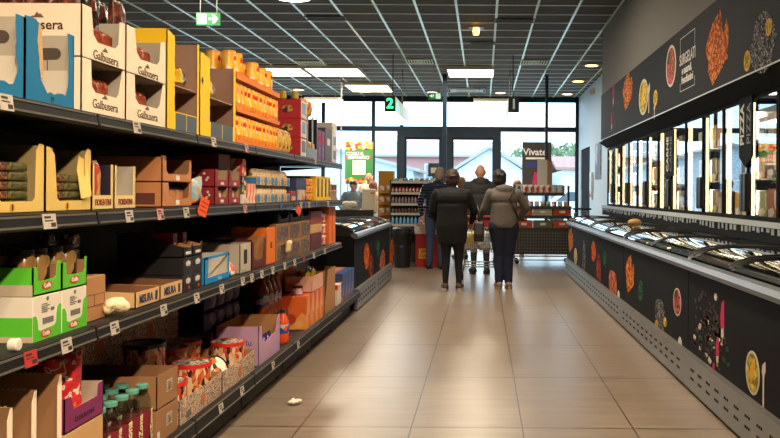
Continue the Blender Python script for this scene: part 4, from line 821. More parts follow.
# dark red open cartons
dred = M('carton_wine', '8a1f26', .5, var=.03); inbe = M('carton_beige_inner', 'b09a78', .8)
redp = MP('pack_red_white', ['a83a2a', 'd8c8b8', 'c8a080', '5a2a20'], 20, rough=.4)
ur = [(0, 0), (1, 0), (1, 1), (.9, 1), (.86, .42), (.24, .42), (.2, 1), (0, 1)]
for ci, (y0, y1) in enumerate(((4.0, 4.215), (4.218, 4.42))):
    for ti in range(2):
        t = tray('tea_carton', 'dark red open carton with white blossoms, %s one %s' % (('lower', 'upper')[ti], ('beside the blue cracker bag', 'beside the small box stack')[ci]), XF, y0, y1, S2 + ti * .091, .089, .36, dred, inbe, ur, group='dark red open cartons')
        w = y1 - y0; patch(t, 'logo_print', whitec, w * .4, w * .62, .012, .026)
        if ci == 0: b = MB(); gg = random.Random(ti); [b.lathe([(.001, -.0012), (.007, -.0012), (.007, -.0002), (.001, -.0002)], (gg.uniform(-.12, -.02), 0, gg.uniform(.02, .08)), 6, ax='y', smooth=False) for _ in range(6)]; b.build('blossom_print', whitec, t)
        if ti == 0:
            for q in range(3): o = MB().box(-.06, 0, 0, .045, 0, .07).build('tea_box', redp, loc=(XF - .02, y0 + .02 + q * .055, S2 + .0045)); tag(o, '%s red and white box inside the lower dark red carton %s' % (ORD[q], ('by the cracker bag', 'by the small box stack')[ci]), 'box', 'boxes in the dark red cartons')
t = carton('carton', 'dark maroon carton on top of the red open cartons', XF - .05, 4.20, 4.40, S2 + .184, .085, .18, M('carton_maroon', '5a1c24', .5)); patch(t, 'printed_panel', M('print_mauve', '8a6a70', .6), .01, .19, .005, .08)
sm = [('c04030', 'red'), ('1e1e22', 'black'), ('4a5a30', 'olive'), ('d8d0c0', 'white')]
for q, (c, nm) in enumerate(sm[::-1]):
    o = MB().box(-.1, 0, 0, .075, 0, .052).build('small_box', MP('smallbox_' + c, [c, 'c8bca8', c], 24), loc=(XF, 4.45, S2 + q * .053), bevel=.002); tag(o, '%s small box in the narrow stack between red cartons and blue hexagon trays' % nm, 'box', 'narrow stack of small boxes')
o = MB().box(-.1, 0, 0, .06, 0, .04).build('small_box', MP('smallbox_top', ['c04030', 'e8dcc8', 'c04030'], 20), loc=(XF, 4.455, S2 + .213)); tag(o, 'red and white box topping the narrow stack of small boxes', 'box', 'narrow stack of small boxes')
pinkb = MP('carton_pink', ['d8a894', 'e0683a', 'e8c8b8', 'd8a894'], 13)
for q in range(3):
    o = MB().box(-.2, 0, 0, .055, 0, .115).build('pasta_box', pinkb, loc=(XF, 4.545 + q * .058, S2), bevel=.002); tag(o, '%s upright pink and orange box before the blue hexagon trays' % ORD[q], 'box', 'upright pink boxes')
# beige trays with blue hexagons
bei = M('tray_beige', 'c8ab84', .7); hexb = M('hex_blue', '1f78b4', .5); jarp = MP('pack_sand', ['b89068', 'd8c0a0', '8a6a4c', 'c8a880'], 26, rough=.4)
jj = None
for k in range(2):
    for ti in range(2):
        y0 = 4.73 + k * .41; z = S2 + ti * .105
        t = tray('cracker_tray', 'beige tray with blue hexagons, %s tier, %s' % (('lower', 'upper')[ti], ('nearer the pink boxes', 'nearer the navy packs')[k]), XF, y0, y0 + .41, z, .058, .3, bei, bei, group='beige hexagon trays')
        MB().box(-.12, -.001, -.0012, -.0002, .004, .048).build('end_print', hexb, t)
        hb = MB()
        for yy in (.045, .205, .362): hb.prism([(yy + .036 * math.cos(a), .029 + .028 * math.sin(a)) for a in [math.pi / 3 * q for q in range(6)]], 'x', .0002, .0012)
        hb.build('hexagon_print', hexb, t); lt = MB(); [lt.box(.0002, .001, yy, yy + .03, .012 + r_ * .01, .016 + r_ * .01) for yy in (.11, .27) for r_ in range(3)]; lt.build('text_print', ink, t)
        for q in range(6):
            lab = '%s sand coloured packet standing in the %s hexagon tray %s' % (ORD[q], ('lower', 'upper')[ti], ('nearer the pink boxes', 'nearer the navy packs')[k])
            lc = (XF - .035, y0 + .03 + q * .064, z + .0045)
            if jj is None: jj = MB().lathe([(.024, 0), (.026, .01), (.026, .08), (.018, .09), (.018, .098)], n=10).build('snack_jar', jarp, loc=lc); o = jj
            else: o = jj.copy(); C.objects.link(o); o.location = lc
            tag(o, lab, 'packet', 'packets in the hexagon trays')
for y0, y1, h, m, nm, lb in ((5.57, 5.73, .075, dred, 'tea_box', 'low dark red box beside the blue hexagon trays'), (5.74, 6.06, .17, M('carton_navy', '24365e', .5), 'biscuit_box', 'navy blue box with food print on the middle shelf')):
    t = carton(nm, lb, XF, y0, y1, S2, h, .28, m, cat='box'); patch(t, 'food_print', MP('print_wafer', ['c88a40', 'e0b070', '8a4a2a', 'c8c0b0'], 18), .03, (y1 - y0) * .9, .01, h * .5)
t = carton('carton', 'brown carton at the back above the low dark red box', -1.66, 5.5, 5.95, S2, .23, .19, M('carton_dim'))
for k in range(3):
    for q in range(3):
        p = pillow(.10, .065, .06, 7, 130 + q + k).build('croissant_bag', snk, loc=(XF - .04, 6.13 + q * .10, S2 + k * .058), rot=(0, 0, 0)); tag(p, 'orange croissant bag, %s from the navy box, %s layer' % (ORD[q], ('bottom', 'middle', 'top')[k]), 'bag', 'orange croissant bags')
for k in range(4):
    t = carton('tall_box', '%s tall yellow box with a dark window, counted from the croissant bags' % ORD[k], XF, 6.42 + k * .155, 6.57 + k * .155, S2, .20, .26, yel, cat='box', group='tall yellow boxes'); patch(t, 'window_panel', win_d, .05, .115, .03, .18)
for q in range(5):
    o = MB().box(-.14, 0, 0, .055, 0, .07 if q % 2 else .14).build('small_box', MP('pack_mixed', ['a88a6a', '6a4030', 'd8c8b0', '8a6a5a'], 20), loc=(XF, 7.05 + q * .057, S2), bevel=.002); tag(o, '%s small beige packet at the far end of the middle shelf' % ORD[q], 'packet', 'small packets at the end of the middle shelf')
# ---------------- third shelf (z .81)
dk = M('cardboard_dark', '8f6844', .85, var=.05)
grn = M('carton_green', '56b82a', .55, var=.03); wht = M('carton_white_print', 'd8d0c2', .65); lens = MP('pack_nut', ['5a3a24', '8a6a3c', '2a2018', 'a8804a'], 24, rough=.2)
def ovlogo(t, y, z, s=1.):
    b = MB(); n = 18; b.prism([(y + .030 * s * math.cos(2 * math.pi * q / n), z + .012 * s * math.sin(2 * math.pi * q / n)) for q in range(n)], 'x', .0006, .0016); b.build('oval_logo', M('logo_red', 'b83a34', .5), t)
    text('lettering', 'Colfis', .018 * s, whitec, t, (.0018, y, z), sx=.95, bold=.0006)
for ci, (y0, y1) in enumerate(((2.385, 2.548), (2.551, 2.712))):
    w = y1 - y0 - .003; s_ = ('nearer the camera end', 'beside the brown carton')[ci]
    t = carton('cracker_carton', 'green and white printed carton, lower one %s' % s_, XF, y0, y1, S3, .137, .45, wht, group='green and white cartons')
    gb = MB(); W_ = w
    gb.prism([(0, 0), (W_, 0), (W_, .095), (W_ - .008, .10), (W_ - .022, .092), (W_ - .028, .07), (W_ - .03, .045), (W_ - .04, .036), (.04, .030), (.028, .036), (.026, .06), (.016, .078), (0, .078)], 'x', .0002, .001); gb.build('green_print', grn, t)
    if ci == 0: MB().box(-.449, -.001, -.0012, -.0002, .018, .075).build('green_print', grn, t); MB().box(-.449, -.001, -.0012, -.0002, .0, .018).build('grey_print', M('band_grey', 'b8a890', .7), t)
    ovlogo(t, w * .45, .018); lt = MB()
    for r_ in range(5): lt.box(.0002, .0012, w * .3, w * (.5 + .08 * (r_ % 2)), .084 + r_ * .006, .0865 + r_ * .006)
    for r_ in range(14): lt.box(.0002, .0012, w * .33 + r_ * .0045, w * .33 + r_ * .0045 + .0028, .048, .066)
    lt.box(.0002, .0012, w * .62, w * .74, .084, .094); lt.build('text_print', M('print_grey', '6a6660', .7), t)
    MB().lathe([(.004, .0003), (.0065, .0003), (.0065, .0014), (.004, .0014)], (0, w * .5, .124), 14, ax='x', smooth=False).build('seal_print', MATS['print_grey'], t)
    fr = [(0, 0), (1, 0), (1, 1.12), (.93, 1.12), (.92, .62), (.86, .52), (.25, .50), (.17, .56), (.15, 1.0), (0, 1.0)] if ci else [(0, 0), (1, 0), (1, 1.12), (.86, 1.12), (.82, .60), (.76, .52), (.25, .48), (.17, .54), (.15, 1.0), (0, 1.0)]
    t = tray('cracker_carton', 'green open carton with a red oval logo, upper one %s' % s_, XF, y0, y1, S3 + .139, .086, .45, grn, card_d, fr, group='green open cartons', near=True)
    ovlogo(t, w * .48, .026)
    if ci == 0: MB().box(-.449, -.001, -.0012, -.0002, .0, .034).build('grey_print', MATS['band_grey'], t)
    for q in range(2):
        for r_ in range(3):
            o = MB().lathe([(.03, 0), (.034, .01), (.034, .10), (.026, .115)], n=12).build('nut_jar', lens, loc=(XF - .05 - r_ * .085, y0 + .041 + q * .073, S3 + .1445)); MB().lathe([(.027, .1155), (.027, .132), (.022, .134)], n=12).build('jar_lid', M('lid_dark', '2a2420', .4), o)
            tag(o, 'dark jar in the green open carton %s, %s row, %s column' % (s_, ORD[r_], ORD[q]), 'jar', 'jars in the green open cartons')
film_m = glass('pack_film', (.75, .72, .68), 1.5, .05); candy = MP('pack_gold', ['b08a3c', '5a3a20', 'd0b070', '3a2818'], 26, rough=.25)
for k in range(3):
    for q in range(2):
        o = MB().prism([(0, 0), (.06, 0), (.06, .05), (0, .05)], 'x', -.05, 0).build('sweet_pack', candy, loc=(XF - .06 - .08 * q, 2.73 - .01 * q, .965 + k * .052), bevel=.012); tag(o, '%s golden sweet pack from the bottom, %s column behind the green cartons' % (ORD[k], ('front', 'rear')[q]), 'sweet pack', 'golden packs behind the green cartons')
t = carton('carton', 'plain brown carton with a printed frame, standing beside the green cartons', XF - .025, 2.718, 2.90, S3, .155, .34, card)
b = MB(); b.box(.0002, .001, .02, .17, .05, .052); b.box(.0002, .001, .02, .17, .09, .092); b.box(.0002, .001, .02, .022, .05, .092); b.box(.0002, .001, .168, .17, .05, .092); b.box(.0002, .001, .095, .097, .05, .092); b.build('frame_print', ink, t)
b = MB(); gg = random.Random(8)
for _ in range(16): b.ell((gg.uniform(-.02, .02), gg.uniform(-.045, .045), .032 + gg.uniform(-.006, .018)), gg.uniform(.015, .03), gg.uniform(.02, .035), gg.uniform(.015, .026), 7, 5)
tag(b.build('crumpled_bag', M('bag_beige', 'e8d8b0', .5, var=.1, bump=1, bs=40), loc=(XF + .005, 2.93, S3 + .003)), 'crumpled beige plastic bag lying on the shelf edge before the open biscuit trays', 'bag')
t = tag(MB().lathe([(.015, 0), (.018, .003), (.018, .025), (.015, .028)], (0, 0, .0181), 14, ax='x').build('paper_roll', M('roll_white', 'd8d2c6', .5), loc=(XF + .005, 2.26, S3 + .001)), 'small white roll lying on the shelf in front of the green cartons', 'roll')
# MISURA trays
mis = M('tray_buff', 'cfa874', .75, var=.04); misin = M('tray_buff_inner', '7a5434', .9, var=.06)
for ci, (y0, y1) in enumerate(((3.09, 3.325), (3.328, 3.575))):
    w = y1 - y0 - .003
    fr = [(0, 0), (1, 0), (1, 1)] + jag((1, 1), (0, 1), 12, .012, g) + [(0, 1)]
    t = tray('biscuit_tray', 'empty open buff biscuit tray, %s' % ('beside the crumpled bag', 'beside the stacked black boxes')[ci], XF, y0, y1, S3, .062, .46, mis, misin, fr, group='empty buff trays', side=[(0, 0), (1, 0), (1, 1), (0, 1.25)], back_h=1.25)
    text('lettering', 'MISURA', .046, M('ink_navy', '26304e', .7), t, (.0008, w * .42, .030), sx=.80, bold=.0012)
    b = MB(); [b.box(.0002, .001, w * .80 + q * .006, w * .80 + q * .006 + .004, .012, .050) for q in range(4)]; b.build('barcode_print', MATS['ink_navy'], t)
t = carton('carton', 'dark carton with a pale label at the back above the open buff trays', -1.815, 3.12, 3.42, S3, .24, .04, M('carton_dim')); patch(t, 'pale_label', M('label_dim', '8a8478', .7), .05, .2, .1, .2)
# black boxes
blk = M('carton_black', '1c1b1f', .45); tom = M('print_tomato', 'c0342a', .5)
for ci, (y0, y1) in enumerate(((3.585, 3.70), (3.703, 3.825))):
    w = y1 - y0 - .003; s_ = ('beside the open buff trays', 'beside the bright blue box')[ci]
    for ti in range(2):
        t = carton('pasta_box', 'black box with a white logo, %s one %s' % (('lower', 'upper')[ti], s_), XF, y0, y1, S3 + ti * .079, .077, .30, blk, cat='box', group='stacked black boxes')
        b = MB(); [b.lathe([(.001, .0003), (.011, .0003), (.011, .0012), (.001, .0012)], (0, w * (.35 + .15 * q), .05 + .004 * (q == 1)), 10, ax='x', smooth=False) for q in range(3)]; b.box(.0002, .0012, w * .3, w * .7, .038, .046); b.build('logo_print', whitec, t)
        if ti == 0: b = MB(); b.lathe([(.001, .0003), (.009, .0003), (.009, .0012), (.001, .0012)], (0, w * .6, .018), 10, ax='x', smooth=False); b.build('tomato_print', tom, t)
    fr = [(0, 0), (1, 0), (1, .55), (.75, .38), (0, .42)]
    t = tray('black_tray', 'black open tray on top of the black boxes, %s' % s_, XF, y0, y1, S3 + .159, .11, .30, blk, card, fr, side=[(0, 0), (1, 0), (1, .42), (.6, .7), (.15, 1), (0, 1)], group='black open trays')
    patch(t, 'text_print', whitec, w * .25, w * .8, .012, .024)
    for q in range(2):
        o = MB().box(-.10, 0, 0, .05, 0, .10 - .02 * q).build('cracker_box', M('box_crimson', '9c1c28', .45), loc=(XF - .06 - q * .105, y0 + .03, S3 + .165)); tag(o, '%s crimson box standing in the black open tray %s' % (ORD[q], s_), 'box', 'crimson boxes in the black trays'); patch(o, 'logo_print', whitec, .012, .038, .05, .06)
# blue open box
sky = M('carton_sky', '1a86c8', .5); boardw = M('white_board', 'c9c2b4', .85)
t = tray('carton', 'bright blue open-fronted carton with a pale inside, on the third shelf', XF, 3.86, 4.235, S3, .135, .2, sky, boardw, [(0, 0), (1, 0), (1, .99), (.94, .99), (.94, .2), (.14, .16), (.10, .86), (.9, .95), (.9, 1.0), (0, .92)] if 0 else [(0, 0), (1, 0), (1, 1), (.93, 1), (.93, .26), (.13, .26), (.13, 1), (0, 1)], far_h=1)
MB().box(-.004, 0, .0, .372, .125, .138).build('top_edge', sky, t); text('lettering', 'frollini', .022, M('print_pale_blue', '8ac0dc', .5), t, (.0008, .22, .016), bold=.0005)
MB().box(-.195, -.19, .1, .14, .06, .09).build('hand_hole', MATS['hole_brown'], t)
t = tray('carton', 'pale grey open carton with a barcode, beside the bright blue one', XF, 4.42, 4.63, S3, .165, .26, M('carton_pale_grey', 'b0a898', .7), greyin, [(0, 0), (1, 0), (1, 1), (.0, 1)], near=True); b = MB(); [b.box(.0002, .001, .07 + q * .008, .075 + q * .008, .05, .13) for q in range(8)]; b.build('barcode_print', MATS['print_black'], t)
o = MB().prism([(-.1, 0), (0, 0), (0, .03), (-.03, .07), (-.1, .07)], 'y', 0, .12).build('snack_tub', MP('pack_coral', ['d8543a', 'e8e0d8', '3a6aa0', 'd8543a'], 20, rough=.35), loc=(XF - .01, 4.27, S3), bevel=.01); tag(o, 'small coral red pack between the blue carton and the grey carton', 'pack')
t = tray('carton', 'maroon open carton beside the orange carton on the third shelf', XF, 4.65, 4.93, S3, .18, .24, M('carton_maroon'), card, [(0, 0), (1, 0), (1, 1), (.9, 1), (.8, .3), (.2, .3), (.12, .9), (0, .9)])
ora = M('carton_orange', 'e2731a', .5)
t = tray('carton', 'bright orange carton with an opening, on the third shelf', XF, 4.95, 5.17, S3, .235, .22, ora, card, [(0, 0), (1, 0), (1, 1), (.1, 1), (0, .9)]); patch(t, 'hole_print', M('hole_brown'), .10, .14, .10, .14)
for q in range(3): o = MB().box(-.14, 0, 0, .09, 0, .1).build('small_box', M('box_crimson'), loc=(XF - .28, 4.5 + .1 * q, S3 + .001 + .0)); tag(o, '%s crimson box at the back behind the pale grey carton' % ORD[q], 'box', 'crimson boxes at the back')
botc = MP('case_bottles', ['2a2226', '6a5a50', '4a201c', '2a2a30', '8a6a50', '3a3034'], 46, rough=.4)
for k in range(2):
    for q in range(3):
        t = carton('case_carton', 'brown drink case with printed front, %s tier, %s from the orange carton' % (('lower', 'upper')[k], ORD[q]), XF, 5.20 + q * .34, 5.53 + q * .34, S3 + k * .125, .123, .30, dk, group='printed brown cases'); patch(t, 'food_print', botc, .03, .30, .012, .10)
        if k == 0 and q == 0: b = pillow(.12, .08, .04, 7, 3).build('noodle_bag', MP('pack_cream_red', ['d8c8a0', 'c0563a', 'e0d8c0'], 14), loc=(XF + .022, 5.42, S3 + .05), rot=(0, R(5), 0)); tag(b, 'cream and red bag hanging in front of the printed brown cases', 'bag')
for q in range(3):
    t = tray('black_tray', 'black open tray on the printed brown cases, %s from the orange carton' % ORD[q], XF, 5.24 + q * .33, 5.55 + q * .33, S3 + .25, .07, .28, blk, card_d, [(0, 0), (1, 0), (1, 1), (.75, .4), (.25, .4), (0, 1)], group='black trays on the cases')
    for r_ in range(2): o = MB().box(-.1, 0, 0, .10, 0, .045).build('small_box', MP('box_dusk', ['5a5a68', 'a09890', '3a3038'], 16), loc=(XF - .04, 5.27 + q * .33 + r_ * .12, S3 + .2545)); tag(o, 'small dark box in the black tray on the brown cases, %s of tray %s' % (ORD[r_], ('one', 'two', 'three')[q]), 'box', 'boxes in the black trays on the cases')
for k, (h, m, nm) in enumerate(((.13, M('carton_maroon'), 'maroon'), (.07, card_l, 'kraft'), (.10, M('carton_rust', '8a3c28', .5), 'rust'))):
    carton('carton', '%s box in the three-box stack near the end of the third shelf' % nm, XF, 6.24, 6.66, S3 + (0, .132, .204)[k], h, .28, m, group='stack of three boxes')
redb = MP('pack_red', ['d0303a', 'e8c8b8', 'b82430', 'd0303a'], 12, rough=.35)
for k in range(3):
    for q in range(2):
        p = pillow(.13, .098, .07, 8, 150 + k).build('snack_bag', redb, loc=(XF - .045, 6.745 + q * .14, S3 + k * .096)); tag(p, 'red snack bag, %s layer, %s the orange box' % (('bottom', 'middle', 'top')[k], ('away from', 'next to')[q]), 'snack bag', 'red snack bags')
t = carton('tall_box', 'tall orange box at the end of the third shelf', XF, 6.97, 7.28, S3, .33, .26, ora, cat='box'); patch(t, 'red_stripe', tom, .13, .17, .02, .31)

# ---------------- base shelf (z .215)
dk = M('cardboard_dark', '8f6844', .85, var=.05)
# three nested tall cartons near the camera
for q, (y, x, ztop) in enumerate(((2.22, XF - .01, .64), (2.335, XF - .005, .662), (2.47, XF, .68))):
    t = thing('tall_carton', 'tall opened brown carton at the near end of the lowest shelf, %s in line' % ORD[q], 'carton', (x, y, S0), group='tall opened cartons')
    h = ztop - S0; b = MB(); b.box(-.45, 0, .078, .080, 0, h, 0); b.box(-.45, 0, .080, .082, 0, h, 1); b.box(-.45, 0, 0, .078, 0, .003, 0); b.box(-.45, -.447, 0, .078, .003, h, 0); b.build('carton_body', [dk, cream], t)
    f = MB(); f.box(-.002, 0, .055, .078, .003, h - .03, 0); f.box(-.0, .002, .055, .078, .003, h - .03, 1); f.prism([(.056, h - .03), (.078, h - .03), (.078, h), (.07, h)], 'x', 0, .002, 1); f.build('side_panel', [dk, cream], t)
    gg = random.Random(q); e = MB(); x_ = -.44
    while x_ < -.01: e.box(x_, x_ + .008, .0785, .0815, h, h + .004); x_ += .016
    e.build('perforated_edge', kraft_w, t)
t = carton('carton', 'plain light brown carton under the purple tray', XF, 2.57, 2.835, S0, .262, .42, card_l)
pur = M('tray_purple', '7a2458', .6); puri = M('tray_lilac_inner', 'b09a8a', .8)
t = tray('purple_tray', 'purple open tray with a red snack bag, on the plain light brown carton', XF, 2.57, 2.835, S0 + .264, .115, .40, pur, puri, [(0, 0), (1, 0), (1, 1.0), (.86, .98), (.84, .62), (.22, .60), (.16, .98), (0, 1)])
text('lettering', 'QUADRATINI', .022, M('ink_plum', '3a1030', .7), t, (.0008, .13, .03), bold=.0005)
rb = MP('pack_scarlet', ['d8323a', 'e8dcc8', 'd8323a', 'c82a30', 'e07a30'], 26, 'noise', rough=.3, pos=[0, .40, .46, .60, .68])
p = pillow(.14, .235, .07, 12, 4).build('snack_bag', rb, loc=(XF - .085, 2.70, S0 + .275), rot=(0, R(3), R(-62))); tag(p, 'scarlet snack bag leaning in the purple tray', 'snack bag')
# glass drink bottles in a shallow tray
glb = glass('bottle_clear', (.85, .92, .90), 1.45, .02); teal = M('cap_teal', '5a9a88', .4); redl = MP('label_berry', ['5a1424', '7a1c30', '4a101c', '3a5a2a'], 16, rough=.3); pom = M('drink_pomegranate', '6a1c22', .12, spec=.7)
BH = .262
def bottle():
    t = thing('drink_bottle', '', 'bottle')
    MB().lathe([(.028, 0), (.034, .006), (.034, .10), (.036, .125), (.0365, .16)], n=16).build('bottle_body', pom, t)
    MB().lathe([(.0365, .1605), (.036, .185), (.031, .212), (.0225, .232), (.0215, .246)], n=16).build('neck', glb, t)
    MB().lathe([(.0235, .2465), (.025, .248), (.025, .262), (.022, .264)], n=16).build('cap', teal, t)
    MB().lathe([(.0346, .02), (.0346, .10), (.0366, .125), (.0371, .158)], n=16).build('label_band', redl, t)
    text('lettering', 'AriZona', .042, M('letter_cream', 'e0d49a', .4), t, (.0375, 0, .092), (0, -90, 180), bold=.001)
    return t
b0 = None; bn = 0
for r_ in range(4):
    for c_ in range(5):
        lb = 'teal-capped red drink bottle, %s row from the aisle, %s from the purple tray' % (ORD[r_], ORD[c_]); lc = (XF - .042 - r_ * .08, 2.885 + c_ * .092, S0 + .002)
        if b0 is None: b0 = bottle(); b0.location = lc; b0['label'] = lb; b0['group'] = 'red drink bottles'; kids(b0)
        else: dup(b0, lc, rnd.uniform(-.25, .25) if r_ == 0 else rnd.uniform(-.6, .6), lb, 'red drink bottles')
# brown cartons with a pale logo
dk2 = M('cardboard_mid', '966c48', .8, var=.04)
for ti in range(2):
    y0, y1, z = 3.30, 3.53, S0 + ti * .143
    args = dict(group='brown cartons with a pale logo')
    lb = 'brown carton with a pale round logo beside the bottles, %s one' % ('lower', 'upper')[ti]
    t = carton('logo_carton', lb, XF, y0, y1, z, .14, .55 * .9, dk2, **args) if ti == 0 else tray('logo_carton', lb, XF, y0, y1, z, .14, .5, dk2, card_d, **args)
    b = MB(); b.lathe([(.017, .0003), (.021, .0003), (.021, .0012), (.017, .0012)], (0, .13, .075), 16, ax='x', smooth=False); [b.box(.0002, .0012, .10, .16, .052 + k_ * .011, .058 + k_ * .011) for k_ in range(5)]; b.build('logo_print', M('print_dusty', 'b8a898', .7), t)
    if ti == 0: patch(t, 'address_label', whitec, .005, .03, .01, .05)
# patterned trays and round tins
pat = MP('tray_scroll', ['d0b49a', '4a342c', 'd0b49a', '4a342c', 'd0b49a'], 34, 'noise', .65, pos=[0, .42, .47, .545, .60]); patd = M('print_terracotta', 'b8683e', .6)
tinbody = MP('tin_body', ['d8a878', 'b8322a', 'e0c49a', 'd0743a', '2e2a28', 'e8d8c0', 'c8503a'], 62, rough=.25, stretch=(1, 1, .55)); tinlid = MP('tin_lid', ['2c3a30', 'e0dcc8', '4a5a40', 'e8e4d4'], 60, rough=.3); rimr = M('tin_rim', 'd02a22', .3, coat=.3)
for k, (y0, y1) in enumerate(((3.545, 4.125), (4.13, 4.72))):
    t = tray('scroll_tray', 'beige scroll-patterned tray holding round tins, %s' % ('beside the brown logo cartons', 'beside the lilac box')[k], XF, y0, y1, S0, .122, .46, pat, card, [(0, 0), (1, 0), (1, 1), (.9, 1), (.6, .92), (.1, .96), (0, .96)], side=[(0, 0), (1, 0), (1, 1), (0, 1)], group='scroll-patterned tin trays')
    MB().prism([(.30 + .028 * math.cos(a), .055 + .030 * math.sin(a)) for a in [math.pi / 9 * q for q in range(18)]], 'x', .0004, .0014).build('emblem_print', patd, t)
    b = MB(); [b.box(.0004, .0014, .08 + q * .008, .085 + q * .008, .02, .05) for q in range(8)]; b.build('barcode_print', MATS['print_grey'], t) if k == 0 else None
def tin(r=.095, h=.175, lid=None, rim=None):
    t = thing('biscuit_tin', '', 'tin')
    MB().lathe([(r - .004, 0), (r - .002, .004), (r - .002, h - .022)], n=32).build('tin_body', tinbody, t)
    MB().lathe([(r - .001, h - .0215), (r + .002, h - .02), (r + .002, h - .002), (r - .002, h), (r - .006, h - .001), (r - .008, h - .004)], n=32).build('lid_rim', rim or rimr, t)
    MB().lathe([(.001, h - .006), (.001, h - .0035), (r - .008, h - .0035), (r - .0082, h - .006)], n=32).build('lid_face', lid or tinlid, t)
    return t
t0_ = tin()
spots = [(XF - .115, 4.012, S0 + .022, 'in the first tray at the aisle side, farther one'), (XF - .115, 4.58, S0 + .022, 'in the second tray close to the lilac box'), (XF - .115, 3.68, S0 - .055 + .06, 'standing low in the first tray by the brown cartons'),
         (XF - .32, 3.72, S0 + .006, 'in the rear row behind the first tray tins'), (XF - .32, 4.235, S0 + .05, 'in the rear row between the two trays'), (XF - .32, 4.44, S0 + .05, 'in the rear row behind the leaning tin'), (XF - .315, 4.66, S0 + .03, 'in the rear row beside the lilac box')]
for q, (x, y, z, lb) in enumerate(spots):
    lb = 'patchwork tin with a red rim, ' + lb
    if q in (3, 6): continue
    if q == 0: t0_.location = (x, y, z); t0_['label'] = lb; t0_['group'] = 'round biscuit tins'; kids(t0_)
    else: dup(t0_, (x, y, z), q * .9, lb, 'round biscuit tins')
MB_s = MB
t1 = tin(.070, .05, MP('tin_lid_floral', ['f0e8d8', 'e06a2a', 'f0e8d8', '2e4a38', 'f0e8d8'], 40, rough=.3), M('lid_black', '181616', .25)); t1.location = (XF - .10, 4.27, S0 + .09); t1.rotation_euler = (0, R(58), R(-25)); t1['label'] = 'flat white tin with orange flowers leaning upright between the patchwork tins'; t1['category'] = 'tin'
dt = tin(.10, .17, M('lid_black'), M('lid_black')); dt.location = (-1.655, 3.90, S0 + .145); dt['label'] = 'patchwork tin with a black lid standing at the back above the brown cartons'; 
st = carton('carton', 'plain low carton at the back carrying the black-lidded tin', -1.57, 3.84, 3.99, S0 + .0055, .137, .18, dk)
# printed cartons at the back of the base shelf
for q, (y0, y1, z, h) in enumerate(((2.60, 3.02, S0, .26), (2.60, 3.02, S0 + .262, .22), (3.55, 4.12, S0 + .0, .23), (3.55, 4.12, S0 + .232, .17), (4.125, 4.75, S0, .21), (4.125, 4.75, S0 + .212, .16))):
    t = carton('scroll_carton', 'beige scroll-patterned carton at the back of the lowest shelf, ' + ('low, behind the purple tray', 'upper, behind the purple tray', 'lower, behind the black-lidded tin', 'upper, behind the black-lidded tin', 'lower, behind the round tins', 'upper, behind the round tins')[q], -1.785 if q < 2 else -1.81, y0, y1, z, h, .05, pat, group='scroll-patterned cartons at the back')
    MB().prism([(.22 + .04 * math.cos(a), h * .5 + .05 * math.sin(a)) for a in [math.pi / 9 * q2 for q2 in range(18)]], 'x', .0004, .0014).build('emblem_print', patd, t)
# lilac box
lil = M('carton_lilac', 'b890b4', .6, var=.02)
t = tray('lilac_box', 'lilac open-topped display box with a notch in front, on the lowest shelf', XF, 4.80, 5.30, S0, .24, .26, lil, card, [(0, 0), (1, 0), (1, 1.02), (.92, 1.0), (.85, .85), (.78, .60), (.3, .52), (.16, .62), (.12, .98), (0, 1)])
text('face_print', 'm', .09, M('ink_violet', '3c2450', .6), t, (-.16, -.0012, .13), (90, 0, 0)); text('face_print', 'lu', .05, M('ink_violet'), t, (-.06, -.0012, .14), (90, 0, 0))
vio = MP('pack_violet', ['4a3a8a', '3a2870', 'c8b8d0', '5a4a9a'], 16, rough=.25)
for q in range(5):
    p = pillow(.09, .13, .04, 7, 160 + q).build('chocolate_bag', vio, loc=(XF - .06, 4.86 + .09 * q, S0 + .01)); tag(p, '%s violet bag inside the lilac box' % ORD[q], 'bag', 'violet bags in the lilac box')
vio2 = MP('pack_dark_violet', ['2c2250', '3a2c6a', 'b0a0b8', '241c40', '2c2250'], 9, rough=.3)
M('carton_mauve', '5c4450', .6)
for q in range(4):
    for k in range(2):
        p = pillow(.155, .125, .07, 8, 170 + q).build('chocolate_bag', vio2, loc=(-1.665, 4.84 + .16 * q, S0 + .207 + k * .127)); tag(p, 'dark violet multipack, %s along, %s layer behind the lilac box' % (ORD[q], ('lower', 'upper')[k]), 'bag', 'dark violet multipacks')
carton('carton', 'mauve base carton under the dark violet multipacks', -1.62, 4.76, 5.42, S0, .205, .17, M('carton_mauve'))
# tea bottles (back) and orange drink bottle
tea = M('drink_tea', '8a3c1c', .1, spec=.7); lab_b = MP('label_blue', ['2c4a8a', 'c8c0c8', '2c4a8a', 'd05a2a'], 30, rough=.4)
def pet(r, h, m, capm):
    t = thing('drink_bottle', '', 'bottle')
    MB().lathe([(r * .85, 0), (r, h * .05), (r, h * .2), (r * .93, h * .24), (r, h * .3), (r, h * .58), (r * .9, h * .66), (r * .55, h * .82), (r * .42, h * .87), (r * .42, h * .9)], n=18).build('bottle_body', m, t)
    MB().lathe([(r * 1.01, h * .3), (r * 1.01, h * .56)], n=18).build('label_band', lab_b, t); MB().lathe([(r * .48, h * .9), (r * .48, h * .985), (r * .4, h)], n=14).build('cap', capm, t)
    return t
pb = pet(.042, .235, M('drink_orange', 'd8521e', .12, spec=.7), M('lid_dark')); pb.location = (XF - .045, 5.56, S0 + .001); pb['label'] = 'orange drink bottle with a dark cap beside the lilac box'
tb0 = pet(.05, .30, tea, M('lid_dark')); kids(tb0)
